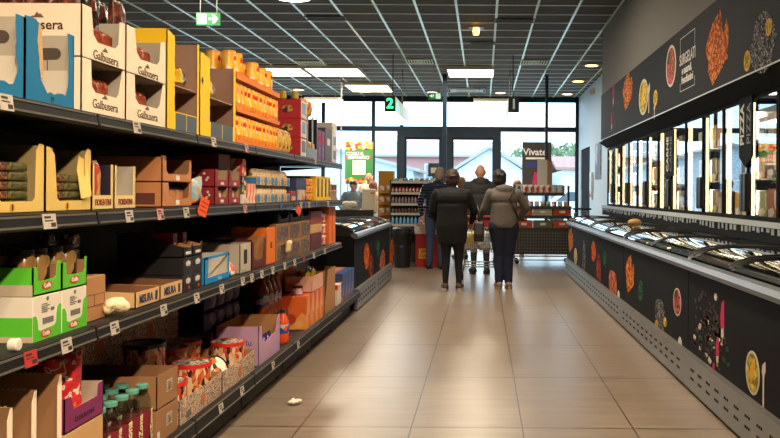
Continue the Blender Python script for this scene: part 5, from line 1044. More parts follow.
for q in range(4):
    lc = (-1.55, 5.61 + .112 * q, S0 + .16); lb = 'dark tea bottle at the back of the lowest shelf, %s past the multipacks' % ORD[q]
    if q == 0: tb0.location = lc; tb0['label'] = lb; tb0['group'] = 'dark tea bottles'
    else: dup(tb0, lc, .3 * q, lb, 'dark tea bottles')
carton('carton', 'low carton carrying the dark tea bottles', -1.48, 5.55, 6.09, S0, .158, .14, M('carton_mauve'))
carton('carton', 'dark brown carton standing at the back behind the lilac box', -1.72, 5.45, 5.54, S0, .33, .14, dk) 
# panettone boxes
pan = MP('carton_panettone', ['c84a1e', 'd8622a', 'c23c18', 'e89a50', 'c84a1e'], 6, rough=.4, stretch=(1, 1, .6))
for q in range(4):
    t = carton('cake_box', '%s red-orange cake box in the front row, counted from the orange drink bottle' % ORD[q], XF, 6.1 + q * .165, 6.26 + q * .165, S0, .255, .22, pan, cat='box', group='red-orange cake boxes in front')
    MB().lathe([(.001, .0003), (.028, .0003), (.028, .0012), (.001, .0012)], (0, .08, .13), 16, ax='x', smooth=False).build('cake_print', M('print_apricot', 'e8a868', .5), t)
    if q == 0: MB().lathe([(.001, -.0012), (.04, -.0012), (.04, -.0002), (.001, -.0002)], (-.12, 0, .08), 16, ax='y', smooth=False).build('cake_print', M('print_brick', 'a83418', .5), t); MB().lathe([(.001, -.0012), (.028, -.0012), (.028, -.0002), (.001, -.0002)], (-.06, 0, .04), 16, ax='y', smooth=False).build('cake_print', M('print_apricot'), t)
for q in range(3):
    t = carton('cake_box', '%s tall red-orange cake box in the raised rear row' % ORD[q], XF - .25, 5.72 + 0 + q * .21 + .50, 5.925 + q * .21 + .5, S0, .48, .2, pan, cat='box', group='tall cake boxes in the rear'); MB().lathe([(.001, .0003), (.03, .0003), (.03, .0012), (.001, .0012)], (0, .1, .43), 16, ax='x', smooth=False).build('cake_print', M('print_apricot'), t)
t = thing('sweet_tub', 'small pale tub with a dark lid on the cake boxes', 'tub', (XF - .09, 6.2, S0 + .2565)); MB().lathe([(.03, 0), (.036, .005), (.036, .05)], n=14).build('tub_body', MP('label_lavender', ['c8b8c8', 'c04a4a', 'd8d0d8'], 20), t); MB().lathe([(.037, .0505), (.037, .066), (.03, .068)], n=14).build('lid', M('lid_dark'), t)
ptb = M('tray_rose', 'd8a494', .7)
t = tray('rose_tray', 'pale rose open tray holding yellow bags, on the cake boxes', XF - .005, 6.32, 6.75, S0 + .257, .125, .22, ptb, card, [(0, 0), (1, 0), (1, .85), (.9, 1), (.1, 1), (0, .8)])
yb = MP('pack_lemon', ['e8c020', 'f0d860', 'e0b010'], 10, rough=.3)
for q in range(4):
    p = pillow(.095, .12, .05, 8, 180 + q).build('snack_bag', yb, loc=(XF - .06 - .05 * (q % 2), 6.385 + .103 * q, S0 + .30), rot=(.08 * (q - 1), 0, .1)); tag(p, '%s yellow bag poking out of the pale rose tray' % ORD[q], 'snack bag', 'yellow bags in the rose tray')
t = tray('carton', 'open brown carton past the cake boxes on the lowest shelf', XF, 6.80, 7.28, S0, .38, .24, card, card_d, [(0, 0), (1, 0), (1, 1), (.3, 1), (.05, .3), (0, .28)]); 
p = carton('printed_carton', 'white and red printed carton leaning at the platform before the navy boxes', XF, 7.38, 7.60, S0 , .19, .2, MP('carton_white_red', ['d8ccc0', 'd8ccc0', 'b8382c', 'd8ccc0', 'd8ccc0'], 12))
p = pillow(.09, .13, .06, 8, 199).build('snack_bag', yb, loc=(XF - .12, 7.50, S0 + .192)); tag(p, 'yellow bag standing on the white and red printed carton', 'snack bag')
navb = MP('box_navy', ['1c3f7a', '24509a', '1c3f7a', 'c87a3a', '1c3f7a'], 9, rough=.4)
for q in range(4):
    carton('navy_box', '%s navy blue box past the white and red carton on the low platform' % ORD[q], XF, 7.66 + q * .175, 7.83 + q * .175, S0, .27, .26, navb, cat='box', group='navy blue boxes')
# litter on the floor
b = MB(); [b.ell((gg.uniform(-.03, .03), gg.uniform(-.02, .02), .012 + gg.uniform(0, .012)), gg.uniform(.012, .025), gg.uniform(.01, .02), gg.uniform(.008, .014), 6, 5) for _ in range(9)]
tag(b.build('paper_scrap', M('paper_white', 'e8e0d0', .7, bump=.5), loc=(-1.12, 4.75, .001)), 'crumpled white paper scrap on the floor tiles', 'litter')
# ------------------------------------------------------------------ till area
chrome = M('chrome', 'b8babc', .25, 1)
# posters
t = thing('poster_stand', 'green fruit poster with a white text panel standing by the front windows', 'poster', (-3.27, 21.0, 0))
MB().box(-.37, .37, 0, .03, 1.50, 2.62).build('poster_board', M('poster_green', '2f7a40', .6), t); b = MB(); [b.box(q - .012, q + .012, .03, .05, 0, 2.6) for q in (-.3, .3)]; b.box(-.4, .4, -.15, .2, 0, .02); b.build('stand', chrome, t)
fruit = MP('poster_fruit', ['c83a2a', 'e0b030', '5a2a4a', 'e0803a', 'd8d0b0', '7aa03a'], 13, rough=.6)
b = MB(); b.prism([(-.37, 2.62), (-.37, 2.42), (-.2, 2.36), (0, 2.44), (.2, 2.38), (.37, 2.44), (.37, 2.62)], 'y', -.003, -.0005); b.prism([(-.37, 1.50), (-.37, 1.60), (-.22, 1.68), (-.05, 1.60), (.1, 1.66), (.28, 1.62), (.37, 1.72), (.37, 1.50)], 'y', -.003, -.0005); b.build('fruit_print', fruit, t)
MB().box(-.17, .17, -.003, -.0005, 1.74, 2.12).build('text_panel', M('panel_white', 'e4e0dc', .6), t)
b = MB(); [b.box(-.13 + .02 * (q % 2), .13 - .02 * (q % 3), -.004, -.003, 1.78 + q * .045, 1.795 + q * .045) for q in range(7)]; b.build('small_text_print', M('text_rose', 'c08080', .6), t)
MB().box(-.34, .12, -.0035, -.003, 2.245, 2.34).build('title_band', M('band_red', 'd83a30', .6), t); MB().box(-.34, .31, -.0035, -.003, 2.145, 2.24).build('title_band', M('band_red'), t)
text('lettering', 'COGLI IL', .115, M('letters_white', 'f4f0ea', .6), t, (-.11, -.005, 2.29), (90, 0, 0), .003); text('lettering', 'RISPARMIO', .115, M('letters_white'), t, (-.015, -.005, 2.192), (90, 0, 0), .003)
t = thing('banner', 'dark poster with white script title standing by the window behind the grocery rack', 'poster', (1.36, 20.2, 0))
MB().box(-.37, .37, 0, .03, 1.30, 2.58).build('poster_board', M('poster_brown', '3c3634', .6), t); b = MB(); [b.box(q - .012, q + .012, .03, .05, 0, 2.5) for q in (-.3, .3)]; b.box(-.4, .4, -.15, .2, 0, .02); b.build('stand', chrome, t)
text('lettering', 'Vivate', .24, M('letters_white'), t, (-.05, -.002, 2.32), (90, 0, 0), .005); MB().box(-.28, .2, -.003, 0, 2.14, 2.19).build('text_print', M('letters_white'), t); MB().box(-.3, .1, -.003, 0, 1.94, 2.07).build('blue_band', M('band_navy', '2a3c7a', .6), t)
b = MB(); b.prism([(-.12, 1.5), (.0, 1.5), (.03, 1.8), (-.06, 1.82)], 'y', -.003, 0); b.prism([(.02, 1.5), (.12, 1.5), (.12, 1.74), (.05, 1.76)], 'y', -.003, 0); b.build('bottle_print', FOOD['pink'], t)
t = thing('display_column', 'yellow-brown cardboard display of hanging packs before the doors', 'display', (-1.83, 15.0, 0))
MB().box(-.14, .14, 0, .3, 0, 1.68).build('column', M('column_ochre', 'b8861e', .7), t, bevel=.005)
for k in range(5):
    s = MB().box(-.13, .13, -.1, 0, .42 + k * .21, .44 + k * .21).build('ledge', M('column_ochre'), t)
pp = MP('pack_mixture', ['d8c8a8', 'c85a3a', 'e0d8c8', 'a8502a'], 26, rough=.5)
for k in range(5):
    for q in (-.065, .065): o = MB().prism([(-.04, 0), (.04, 0), (.045, .12), (0, .15), (-.045, .12)], 'y', -.06, -.02).build('snack_pack', pp, loc=(-1.83 + q, 15.0, .4405 + k * .21)); tag(o, 'small pack on the ochre display column, %s ledge from below, %s side' % (ORD[k], 'till' if q < 0 else 'drinks rack'), 'pack', 'packs on the ochre column')
# drinks rack
rackm = M('rack_white', 'b8b4a8', .5)
t = thing('drinks_rack', 'white till rack of four shelves full of small drinks and packs', 'rack', (-1.24, 14.3, 0))
b = MB(); [b.box(q - .015, q + .015, 0, .4, 0, 1.50) for q in (-.42, .42)]; b.box(-.42, .42, .38, .4, 0, 1.50); b.build('frame', M('rack_dark', '34322e', .5), t)
RZ = (.70, .90, 1.07, 1.27, 1.47)
for z in RZ: s = MB(); s.box(-.405, .405, -.02, .38, z - .02, z); s.box(-.405, .405, -.024, -.02, z - .03, z + .012); s.build('shelf', rackm, t)
rows = [(0, .14, M('bottle_water', '6aa8d8', .2), 'pale blue bottle', 12, .026), (1, .10, M('bottle_brown_small', '5a4038', .3), 'small dark pot', 14, .024), (2, .13, M('bottle_mauve', '8a7a80', .3), 'grey-mauve carton drink', 14, .022), (3, .10, MP('pack_till', ['5a7ab8', 'c85a4a', 'c8c8c0', '3a5a9a'], 30), 'blue and red pack', 13, .024)]
for (k, h, m, nm, n, r) in rows:
    src = None
    for q in range(n):
        lc = (-1.24 - .375 + q * .75 / (n - 1), 14.3 + .02, RZ[k] + .001); lb = '%s, %s row of the drinks rack, %s from the ochre column' % (nm, ('lowest', 'second', 'third', 'top')[k], ORD[q])
        if src is None: src = MB().lathe([(r, 0), (r, h * .7), (r * .45, h * .85), (r * .45, h)], n=8).build('till_drink', m, loc=lc); o = src
        else: o = src.copy(); C.objects.link(o); o.location = lc
        tag(o, lb, 'drink', 'row of %ss on the drinks rack' % nm)
for q in range(8): o = MB().box(-.035, .035, -.03, .03, 0, .06).build('sweet_box', MP('sweet_%d' % (q % 3), [('58a8b8', 'c8d8d8'), ('c8b890', '8a5a3a'), ('3a6a9a', 'd8d8c8')][q % 3], 20), loc=(-1.24 - .34 + q * .095, 14.36, 1.471)); tag(o, 'small sweet box on top of the drinks rack, %s from the display column' % ORD[q], 'box', 'sweet boxes on top of the drinks rack')
t = thing('card_reader', 'blue-grey screen standing on the drinks rack behind the dark-coated shopper', 'screen', (-.90, 14.5, 1.471)); MB().box(-.02, .02, -.02, .02, 0, .1).build('stem', M('rack_dark'), t); MB().box(-.1, .1, -.02, .02, .1, .34).build('screen_case', M('screen_blue', '34506a', .4), t); MB().box(-.05, .05, -.024, -.02, .16, .26).build('white_print', M('letters_white'), t)
t = thing('waste_bin', 'black bin standing at the end of the island freezer', 'bin', (-1.37, 13.6, 0)); MB().lathe([(.13, 0), (.15, .3), (.165, .56), (.175, .57), (.175, .66), (.12, .69)], n=20).build('bin_body', M('bin_black', '16171a', .45), t); MB().lathe([(.001, 0), (.03, 0)], (0, 0, 0), 8).build('bin_foot', M('bin_black'), t); MB().prism([(-.03, .35), (.03, .35), (.03, .38), (-.03, .38)], 'y', -.162, -.15).build('blue_mark', M('tag_blue'), t)
t = thing('promo_bin', 'red promotional display bin with a yellow lettered panel', 'display', (-.96, 13.72, 0)); b = MB(); b.box(-.2, .26, 0, .4, 0, .56); b.build('bin_body', M('promo_red', '9c1c20', .5), t, bevel=.01)
b = MB(); b.box(-.22, .28, -.02, .42, .56, .70); b.build('rim', M('promo_pale', 'b8a8a0', .5), t, bevel=.01); MB().box(-.14, .06, -.004, 0, .14, .31).build('yellow_panel', M('promo_yellow', 'd8a820', .5), t); text('lettering', 'SPE', .08, M('promo_red'), t, (-.05, -.006, .26), (90, 0, 0), .003); text('lettering', 'CIALE', .065, M('promo_red'), t, (-.04, -.006, .185), (90, 0, 0), .003)
for q in range(7): o = MB().ell((0, 0, .03), .035, .04, .03, 8, 6).build('candy_bag', MP('pack_red', ['d0303a']), loc=(-1.10 + q * .07, 13.8 + .02 * (q % 2), .701)); tag(o, '%s red sweet bag on the rim of the red promotional bin' % ORD[q], 'sweet bag', 'red sweet bags on the bin')
# checkout desk
t = thing('checkout_counter', 'grey checkout counter with a dark belt behind the island freezer', 'checkout', (-3.2, 15.2, 0))
b = MB(); b.box(-.5, 1.12, 0, .62, .0, .86); b.box(-.5, .15, .62, 2.6, 0, .86); b.build('counter_body', M('counter_grey', '9aa0a2', .5), t); MB().box(-.45, 1.08, .02, .58, .861, .879).build('belt', M('belt_black', '1a1a1c', .6), t); MB().box(-.5, 1.12, -.04, -.005, .6, .94).build('end_rim', M('belt_black'), t)
t = thing('privacy_screen', 'white upright panel beside the cashier', 'screen', (-2.22, 15.6, .881)); MB().box(-.15, .12, 0, .04, 0, .46).build('panel_board', M('panel_cream', 'd8d4cc', .6), t, bevel=.02); MB().box(-.16, .13, -.02, .06, 0, .01).build('panel_foot', M('belt_black'), t); MB().box(.02, .09, -.003, 0, .36, .40).build('print_mark', M('text_rose'), t)
b = MB(); [b.ell((gg.uniform(-.12, .12), gg.uniform(-.06, .06), .09 + gg.uniform(-.02, .05)), .10, .08, .07, 8, 6) for _ in range(7)]
tag(b.build('shopping_bag', M('bag_white', 'dcd4c4', .6, bump=.6, bs=18), loc=(-2.62, 15.45, .90)), 'white shopping bag lying on the checkout belt before the cashier', 'bag')
t = thing('till_screen', 'pale screen on a stalk at the checkout end', 'screen', (-2.95, 15.5, .881)); MB().tube([(0, 0, 0), (0, 0, .2)], .012).build('stalk', chrome, t); MB().box(-.12, .12, -.01, .02, .12, .28).build('screen_case', M('counter_grey'), t)

# grocery rack with wire base
t = thing('grocery_rack', 'wheeled wire rack with shelves of groceries in front of the windows', 'rack', (1.08, 14.3, 0))
wire = M('wire_dark', '84867f', .45, .3); wl = M('wire_bright', '8a8a84', .4, .7)
b = MB(); W2 = .52
for q in range(22): x = -W2 + q * 2 * W2 / 21; b.tube([(x, 0, .18), (x, 0, .62)], .0035, 4); b.tube([(x, .5, .18), (x, .5, .62)], .0035, 4)
for z in [.18 + .055 * q for q in range(9)]: b.tube([(-W2, 0, z), (W2, 0, z), (W2, .5, z), (-W2, .5, z), (-W2, 0, z)], .0035, 4)
b.build('wire_basket', wire, t)
b = MB(); [b.tube([(-W2 - .02, q, .15), (W2 + .02, q, .15)], .014) for q in (-.02, .52)]; b.tube([(-W2 - .02, -.02, .08), (W2 + .02, -.02, .08)], .010); b.build('lower_rail', wl, t)
MB().box(-W2 + .01, W2 - .01, .01, .49, .19, .60).build('inner_box', M('rack_dark'), t)
b = MB(); [b.box(x - .02, x + .02, .42, .46, .08, 1.42) for x in (-.5, .5)]; b.build('upright', M('rack_dark'), t)
for x in (-.46, .46):
    for y in (.04, .46): MB().lathe([(.015, 0), (.04, .002), (.04, .022), (.015, .024)], (x, y, .041), 12, ax='y').build('wheel', M('tyre'), t)
for z, d in ((.64, .5), (.86, .5), (1.03, .46), (1.27, .36)):
    s = MB(); a = .52 if z < 1.1 else .40; s.box(-a, a, 0 + .5 - d, .5, z - .025, z); s.box(-a, a, .5 - d - .004, .5 - d, z - .04, z + .015); s.build('shelf', M('rack_dark'), t); 
crate = M('crate_orange', 'c8562a', .6); 
for q in range(3):
    for z in (.641, .861):
        if z > .8 and q == 1: m, nm = M('crate_white', 'c8bca8', .6), 'pale'
        elif z < .8 and q == 1: m, nm = M('crate_olive', '6a6a4a', .6), 'olive'
        else: m, nm = crate, 'orange'
        cr = thing('produce_crate', '%s slatted crate on the %s rack shelf, %s from the shoppers' % (nm, 'lowest' if z < .8 else 'second', ORD[q]), 'crate', (.74 + q * .345, 14.355, z))
        b = MB(); w, h = .32, .14
        b.box(-w / 2, w / 2, 0, .36, 0, .01); [b.box(-w / 2, w / 2, 0, .012, .02 + k * .042, .05 + k * .042) for k in range(3)]; [b.box(s_ * w / 2 - .006 - .006 * s_, s_ * w / 2 + .006 - .006 * s_, .013, .36, .01, h) for s_ in (-1, 1)]; b.box(-w / 2 + .013, w / 2 - .013, .35, .36, .01, h); b.build('crate_slats', m, cr); MB().box(-.05, .05, -.002, 0, .06, .10).build('crate_label', whitec, cr)
fm = MP('fruit_mix', ['c86a2a', 'd8a83a', 'a8402a'], 14)
for q in range(3):
    for r_ in range(4): 
        o = MB().ell((0, 0, .035), .036, .036, .035, 8, 6).build('fruit', fm, loc=(.74 + q * .345 - .11 + r_ * .07, 14.42, .872 + .002)); tag(o, '%s orange fruit in the %s crate of the second rack shelf' % (ORD[r_], ORD[q]), 'fruit', 'fruit in the rack crates, crate %s' % ORD[q])
packs3 = [('pack_rack_red', ['c8382e', 'e8e0d8', 'c8382e', 'd8a090'], 'red and white'), ('pack_rack_green', ['7a9a6a', 'e0dcc8', 'c8b890'], 'green and cream'), ('pack_rack_tan', ['c8905a', 'e0c8a0', 'a8683a'], 'tan'), ('pack_rack_white', ['dcd8d0', 'b8c8d0', 'e8e4dc'], 'white')]
for z, y, n, sc, ds in ((1.031, 14.42, 9, .9, 'third'), (1.271, 14.50, 7, 1.0, 'top')):
    for q in range(n):
        nm, cl, cn_ = packs3[(q * 3 + int(z * 10)) % 4] if z < 1.1 else packs3[0 if q < 5 else 3]
        x = 1.08 + (q - (n - 1) / 2) * .105
        p = pillow(.096 * sc, (.16 if z > 1.1 else .11) * sc, .075, 7, 200 + q).build('rack_pack', MP(nm, cl, 16, rough=.4), loc=(x, y, z), rot=(.0, .1, R(90) + rnd.uniform(-.03, .03))); tag(p, '%s pack on the %s shelf of the wire rack, %s from the shoppers' % (cn_, ds, ORD[q]), 'pack', 'packs on the wire rack')
t = thing('rack_board', 'tall white and brown price board standing on the grocery rack', 'sign', (1.16, 14.66, 1.272)); MB().box(-.16, .02, 0, .02, 0, .62).build('white_board', M('panel_cream'), t); MB().box(.02, .11, 0, .03, 0, .60).build('brown_board', M('board_brown', '9a7a5a', .6), t)
t = thing('blue_bottle_display', 'narrow white and blue card at the side of the grocery rack', 'sign', (.66, 14.6, 1.272)); MB().box(-.06, .06, 0, .02, 0, .17).build('card', M('panel_cream'), t); MB().prism([(-.03, .02), (.03, .02), (.03, .10), (0, .15), (-.03, .10)], 'y', -.002, 0).build('bottle_print', M('tag_blue'), t)
for q in range(3): o = MB().box(-.1, .1, -.08, .08, 0, .05).build('meat_tray', MP('pack_tray_brown', ['8a5a4a', 'b8a898', '6a3a2e'], 16), loc=(1.62, 14.55, 1.031 + q * .052)); o.location = (1.40, 14.72, 1.272 + q * .052); tag(o, 'brown flat pack on the top rack shelf beside the white packs, %s from below' % ORD[q], 'pack', 'flat packs on the top rack shelf')
t = thing('dark_cart', 'dark handle and folded trolley end behind the freezer row', 'trolley', (1.86, 15.2, 0))
b = MB(); b.tube([(-.12, 0, .12), (-.1, .1, .9), (.14, .1, .95), (.2, 0, .12)], .014); b.tube([(-.1, .1, .5), (.16, .1, .5)], .010); b.build('trolley_frame', wire, t); MB().tube([(-.14, .1, .98), (.22, .1, .98)], .02).build('trolley_handle', M('bin_black'), t)
for x in (-.12, .2): MB().lathe([(.01, 0), (.06, .002), (.06, .022), (.01, .024)], (x, -.01, .061), 12, ax='y').build('wheel', M('tyre'), t)

# ------------------------------------------------------------------ shopping cart
t = thing('shopping_cart', 'wire shopping cart between the two women, loaded with shopping', 'shopping cart', (-.05, 10.99, 0))
cartm = M('cart_steel', '8a8c8c', .35, .7)
b = MB(); a0, a1 = .20, .26; 
def ring(y0, y1, a, z): return [(-a, y0, z), (a, y0, z), (a, y1, z), (-a, y1, z), (-a, y0, z)]
for k in range(9): z = .46 + k * .05; f = k / 8; b.tube(ring(.0 - .04 * f, .62 + .12 * f, a0 + (a1 - a0) * f, z), .0045, 4)
for q in range(15):
    u = -1 + 2 * q / 14
    b.tube([(u * a0, 0, .46), (u * a1, -.04, .86)], .0042, 4); b.tube([(u * a0, .62, .46), (u * a1, .74, .86)], .0042, 4); b.tube([(u * a0, 0, .46), (u * a0, .62, .46)], .0042, 4)
for q in range(1, 20):
    f = q / 20; [b.tube([(s_ * a0, .62 * f, .46), (s_ * a1, -.04 + .78 * f, .86)], .0042, 4) for s_ in (-1, 1)]
b.build('basket', cartm, t)
b = MB(); b.tube([(-.24, -.06, .88), (-.22, -.02, .5), (-.2, .06, .32), (-.22, .60, .2), (-.24, .62, .12)], .012); b.tube([(.24, -.06, .88), (.22, -.02, .5), (.2, .06, .32), (.22, .60, .2), (.24, .62, .12)], .012); b.tube([(-.2, .06, .32), (-.26, -.02, .12)], .012); b.tube([(.2, .06, .32), (.26, -.02, .12)], .012); b.tube([(-.2, .06, .32), (.2, .06, .32)], .01)
b.tube([(-.21, .3, .26), (.21, .3, .26)], .008); b.tube([(-.22, .6, .2), (.22, .6, .2)], .01); [b.tube([(x, .06, .31), (x, .6, .2)], .005, 4) for x in (-.15, -.075, 0, .075, .15)]; b.build('frame', cartm, t)
MB().tube([(-.27, -.10, .95), (.27, -.10, .95)], .017, 8).build('handle', M('handle_red', 'a02428', .5), t); MB().box(-.2, .2, -.12, -.10, .80, .90).build('child_seat_flap', M('handle_red'), t)
b = MB(); [b.tube([(s_ * .24, -.06, .88), (s_ * .26, -.10, .95)], .012) for s_ in (-1, 1)]; b.build('handle_arm', M('bin_black'), t)
for x, y in ((-.26, -.02), (.26, -.02), (-.24, .62), (.24, .62)): MB().lathe([(.01, 0), (.055, .003), (.06, .008), (.06, .020), (.055, .025), (.01, .028)], (x - .014, y, .061), 16, ax='x').build('wheel', M('tyre'), t)
for q, (x, y, z, c, nm) in enumerate(((-.11, .06, .475, ['d8d4c8', 'c8b048', 'e0dcd0'], 'white and yellow'), (.06, .35, .475, ['a83a2a', 'd8c8a8', 'a83a2a'], 'red'), (-.05, .48, .475, ['6a8a4a', 'c8c8a8', '4a6a3a'], 'green'), (.085, .12, .475, ['e0dccc', 'b8c8d8', 'e0dccc'], 'white'))):
    p = pillow(.17, .26, .09, 8, 220 + q).build('grocery_bag', MP('cartbag_%d' % q, c, 12, rough=.4), loc=(-.05 + x, 10.99 + y, z), rot=(0, 0, R(80 + 10 * q))); tag(p, '%s grocery bag lying in the shopping cart' % nm, 'bag', None)

# ------------------------------------------------------------------ people
def blob(mb, name, mat, parent, voxel=.010, smooth=4, loc=(0, 0, 0)):
    me = mb.mesh('raw', mat); o = bpy.data.objects.new('raw', me); C.objects.link(o)
    r = o.modifiers.new('r', 'REMESH'); r.mode = 'VOXEL'; r.voxel_size = voxel; s = o.modifiers.new('s', 'SMOOTH'); s.factor = .5; s.iterations = smooth
    dg = bpy.context.evaluated_depsgraph_get(); m2 = bpy.data.meshes.new_from_object(o.evaluated_get(dg)); bpy.data.objects.remove(o)
    m2.materials.clear(); m2.materials.append(mat); m2.polygons.foreach_set('use_smooth', [True] * len(m2.polygons))
    q = bpy.data.objects.new(name, m2); C.objects.link(q); q.parent = parent; q.location = loc
    return q
skin = M('skin', 'c89070', .5)
def person(label, x, y, rz, H, topm, hem, bulk, legm, legr, shoem, hairm, hair, elL, wrL, elR, wrR, headf=(0, .02), feet=((-.10, .0), (.10, .0)), hood=None, seat=None, topname='coat', knee=.03):
    """faces +Y before the turn rz; joints in metres for a 1.7 m figure, scaled to H"""
    s = H / 1.7; t = thing('person', label, 'person', (x, y, 0), R(rz)); V = lambda a, b_, c: (a * s, b_ * s, c * s)
    hx, hy = headf; hips = [V(-.09, 0, .90), V(.09, 0, .90)]; kn = [V(f[0] * .95, f[1] * .5 + knee, .48) for f in feet]; an = [V(f[0], f[1], .085) for f in feet]
    hc = V(hx, hy + .015, 1.585)
    b = MB()
    b.ell(hc, .074 * s, .092 * s, .112 * s, 16, 12); b.cap(V(hx * .9, hy + .05, 1.53), .05 * s, V(hx, hy + .045, 1.50), .04 * s); b.cap(V(hx, hy + .105, 1.585), .012 * s, V(hx, hy + .122, 1.56), .014 * s)
    for sx in (-1, 1): b.ell(V(hx + sx * .077, hy + .01, 1.58), .012 * s, .022 * s, .032 * s, 8, 6)
    b.cap(V(0, -.01, 1.40), .058 * s, V(hx * .8, hy, 1.53), .052 * s)
    b.ell(V(0, 0, 1.27), .155 * s * bulk, .105 * s * bulk, .17 * s); b.ell(V(0, 0, 1.08), .135 * s * bulk, .10 * s * bulk, .16 * s); b.ell(V(0, -.005, .94), .155 * s * bulk, .11 * s * bulk, .13 * s)
    for i in (0, 1): b.cap(hips[i], .082 * s, kn[i], .052 * s); b.cap(kn[i], .052 * s, an[i], .034 * s); b.cap(an[i], .034 * s, (an[i][0], an[i][1] + .11 * s, .035 * s), .028 * s)
    for sx, el, wr in ((-1, elL, wrL), (1, elR, wrR)):
        sh = V(sx * .165 * bulk, -.005, 1.375); e_, w_ = V(*el), V(*wr); b.cap(sh, .048 * s, e_, .038 * s); b.cap(e_, .037 * s, w_, .025 * s)
        d = (Vector(w_) - Vector(e_)).normalized(); side = d.cross(Vector((0, 0, 1)));
        if side.length < .1: side = Vector((1, 0, 0))
        side = side.normalized() * s; dn = d.cross(side).normalized() * s
        p0 = Vector(w_); pm = p0 + d * .075 * s; b.cap(p0, .024 * s, pm, .028 * s)
        for k, (o_, L) in enumerate(((-.030, .062), (-.010, .074), (.011, .070), (.030, .054))):
            r0 = pm + side * o_; r1 = r0 + d * L * .55 * s + dn * .006; r2 = r1 + d * L * .35 * s + dn * .028; b.cap(r0, .0095 * s, r1, .0088 * s); b.cap(r1, .0088 * s, r2, .0078 * s)
        th = p0 + d * .025 * s + side * (.026 * -sx); b.cap(th, .011 * s, th + d * .035 * s + side * (-sx * .022) + dn * .012, .0095 * s); b.cap(th + d * .035 * s + side * (-sx * .022) + dn * .012, .0095 * s, th + d * .062 * s + side * (-sx * .018) + dn * .026, .008 * s)
    blob(b, 'body', skin, t, .0075, 2)
    # eyes and mouth
    e = MB(); [e.ell(V(hx + q * .03, hy + .098, 1.60), .011 * s, .006 * s, .007 * s, 8, 6) for q in (-1, 1)]; e.build('eyes', M('eye_dark', '2a2422', .3), t); MB().ell(V(hx, hy + .106, 1.525), .022 * s, .006 * s, .006 * s, 8, 6).build('mouth', M('lip', 'a05a50', .5), t)
    # trousers
    b = MB(); b.ell(V(0, -.005, .93), .165 * s * bulk, .122 * s * bulk, .14 * s)
    for i in (0, 1): b.cap(hips[i], (.098 * legr) * s * min(bulk, 1.15), kn[i], .067 * s * legr); b.cap(kn[i], .067 * s * legr, (an[i][0], an[i][1] - .005, .105 * s), (.040 if legr < 1.05 else .058) * s)
    blob(b, 'trousers', legm, t, .011, 3)
    # top garment
    b = MB(); B = bulk
    b.ell(V(0, -.01, 1.31), .185 * s * B, .128 * s * B, .16 * s); b.ell(V(0, 0, 1.16), .165 * s * B, .128 * s * B, .2 * s)
    n0 = len(b.v); b.lathe([((.150 if hem < .85 else .164) * s * B, hem * s), ((.157 if hem < .85 else .169) * s * B, (hem + .03) * s), (.174 * s * B, .92 * s if hem < .85 else (hem + .05) * s), (.166 * s * B, 1.08 * s), (.166 * s * B, 1.22 * s)], n=28); b.v = b.v[:n0] + [(v[0], v[1] * .78 - .004, v[2]) for v in b.v[n0:]]
    b.cap(V(-.10 * B, -.012, 1.40), .062 * s, V(.10 * B, -.012, 1.40), .062 * s); b.cap(V(0, -.01, 1.40), .075 * s, V(hx * .4, hy * .5 - .005, 1.465), .064 * s)
    for sx, el, wr in ((-1, elL, wrL), (1, elR, wrR)):
        sh = V(sx * .168 * B, -.008, 1.375); e_ = V(*el); w_ = V(*wr); b.cap(sh, .070 * s, e_, .056 * s); b.cap(e_, .056 * s, w_, .040 * s)
    if hood: b.ell(V(0, -.085, 1.43), .115 * s, .06 * s, .075 * s); b.cap(V(-.09, -.06, 1.45), .04 * s, V(.09, -.06, 1.45), .04 * s)
    blob(b, topname, topm, t, .011, 4)
    for i in (0, 1):
        sh_ = blob(MB().cap((an[i][0], an[i][1] - .045 * s, .056), .048 * s, (an[i][0] * 1.3, an[i][1] + .13 * s, .046), .042 * s, 1.05, 1).cap((an[i][0], an[i][1], .1 * s), .044 * s, (an[i][0], an[i][1] - .01, .06), .042 * s), 'shoe', shoem[0], t, .008, 2)
        MB().prism([(an[i][0] * 1.08 + .054 * s * math.cos(a) * (1 if math.sin(a) > -.2 else .85), an[i][1] + .042 * s + .145 * s * math.sin(a)) for a in [math.pi / 8 * q for q in range(16)]], 'z', .001, .036).build('sole', shoem[1], sh_)
    if hair:
        b = MB(); r = {'short': (.090, .106, .104), 'bob': (.104, .116, .116), 'bald': (.0785, .0965, .05), 'bun': (.094, .108, .105), 'cap': (.086, .108, .085)}[hair]
        if hair == 'bald': b.ell(V(hx, hy + .0, 1.555), r[0] * s, r[1] * s * .92, r[2] * s, 16, 10)
        else:
            b.ell(V(hx, hy - .004, 1.612), r[0] * s, r[1] * s, r[2] * s, 18, 12); b.ell(V(hx, hy - .04, 1.565), r[0] * .94 * s, .075 * s, .10 * s, 16, 10)
            g = random.Random(int(x * 100)); [b.ell((hx * s + r[0] * s * .8 * math.cos(a) * math.cos(e_), (hy - .01) * s + r[1] * s * .85 * math.sin(a) * math.cos(e_), 1.615 * s + r[2] * s * .85 * math.sin(e_)), .026 * s, .026 * s, .022 * s, 8, 6) for a, e_ in [(g.uniform(-3.6, .4), g.uniform(-.1, 1.4)) for _ in range(26)] if hair == 'bob']
        h_ = blob(b, 'hair' if hair != 'cap' else 'cap', hairm, t, .008, 1)
    return t, s
navy = M('jeans_navy', '16203a', .85, var=.15, vs=40); blackc = M('coat_black', '040508', .85, var=.1, bump=.3, bs=14); leg_b = M('leggings_black', '121318', .8); grey_j = M('jacket_greige', '625c56', .85, var=.1, bump=.5, bs=16); char = M('jacket_charcoal', '2c2e32', .8, bump=.4, bs=14); jeans = M('jeans_blue', '2c3c58', .85, var=.15)
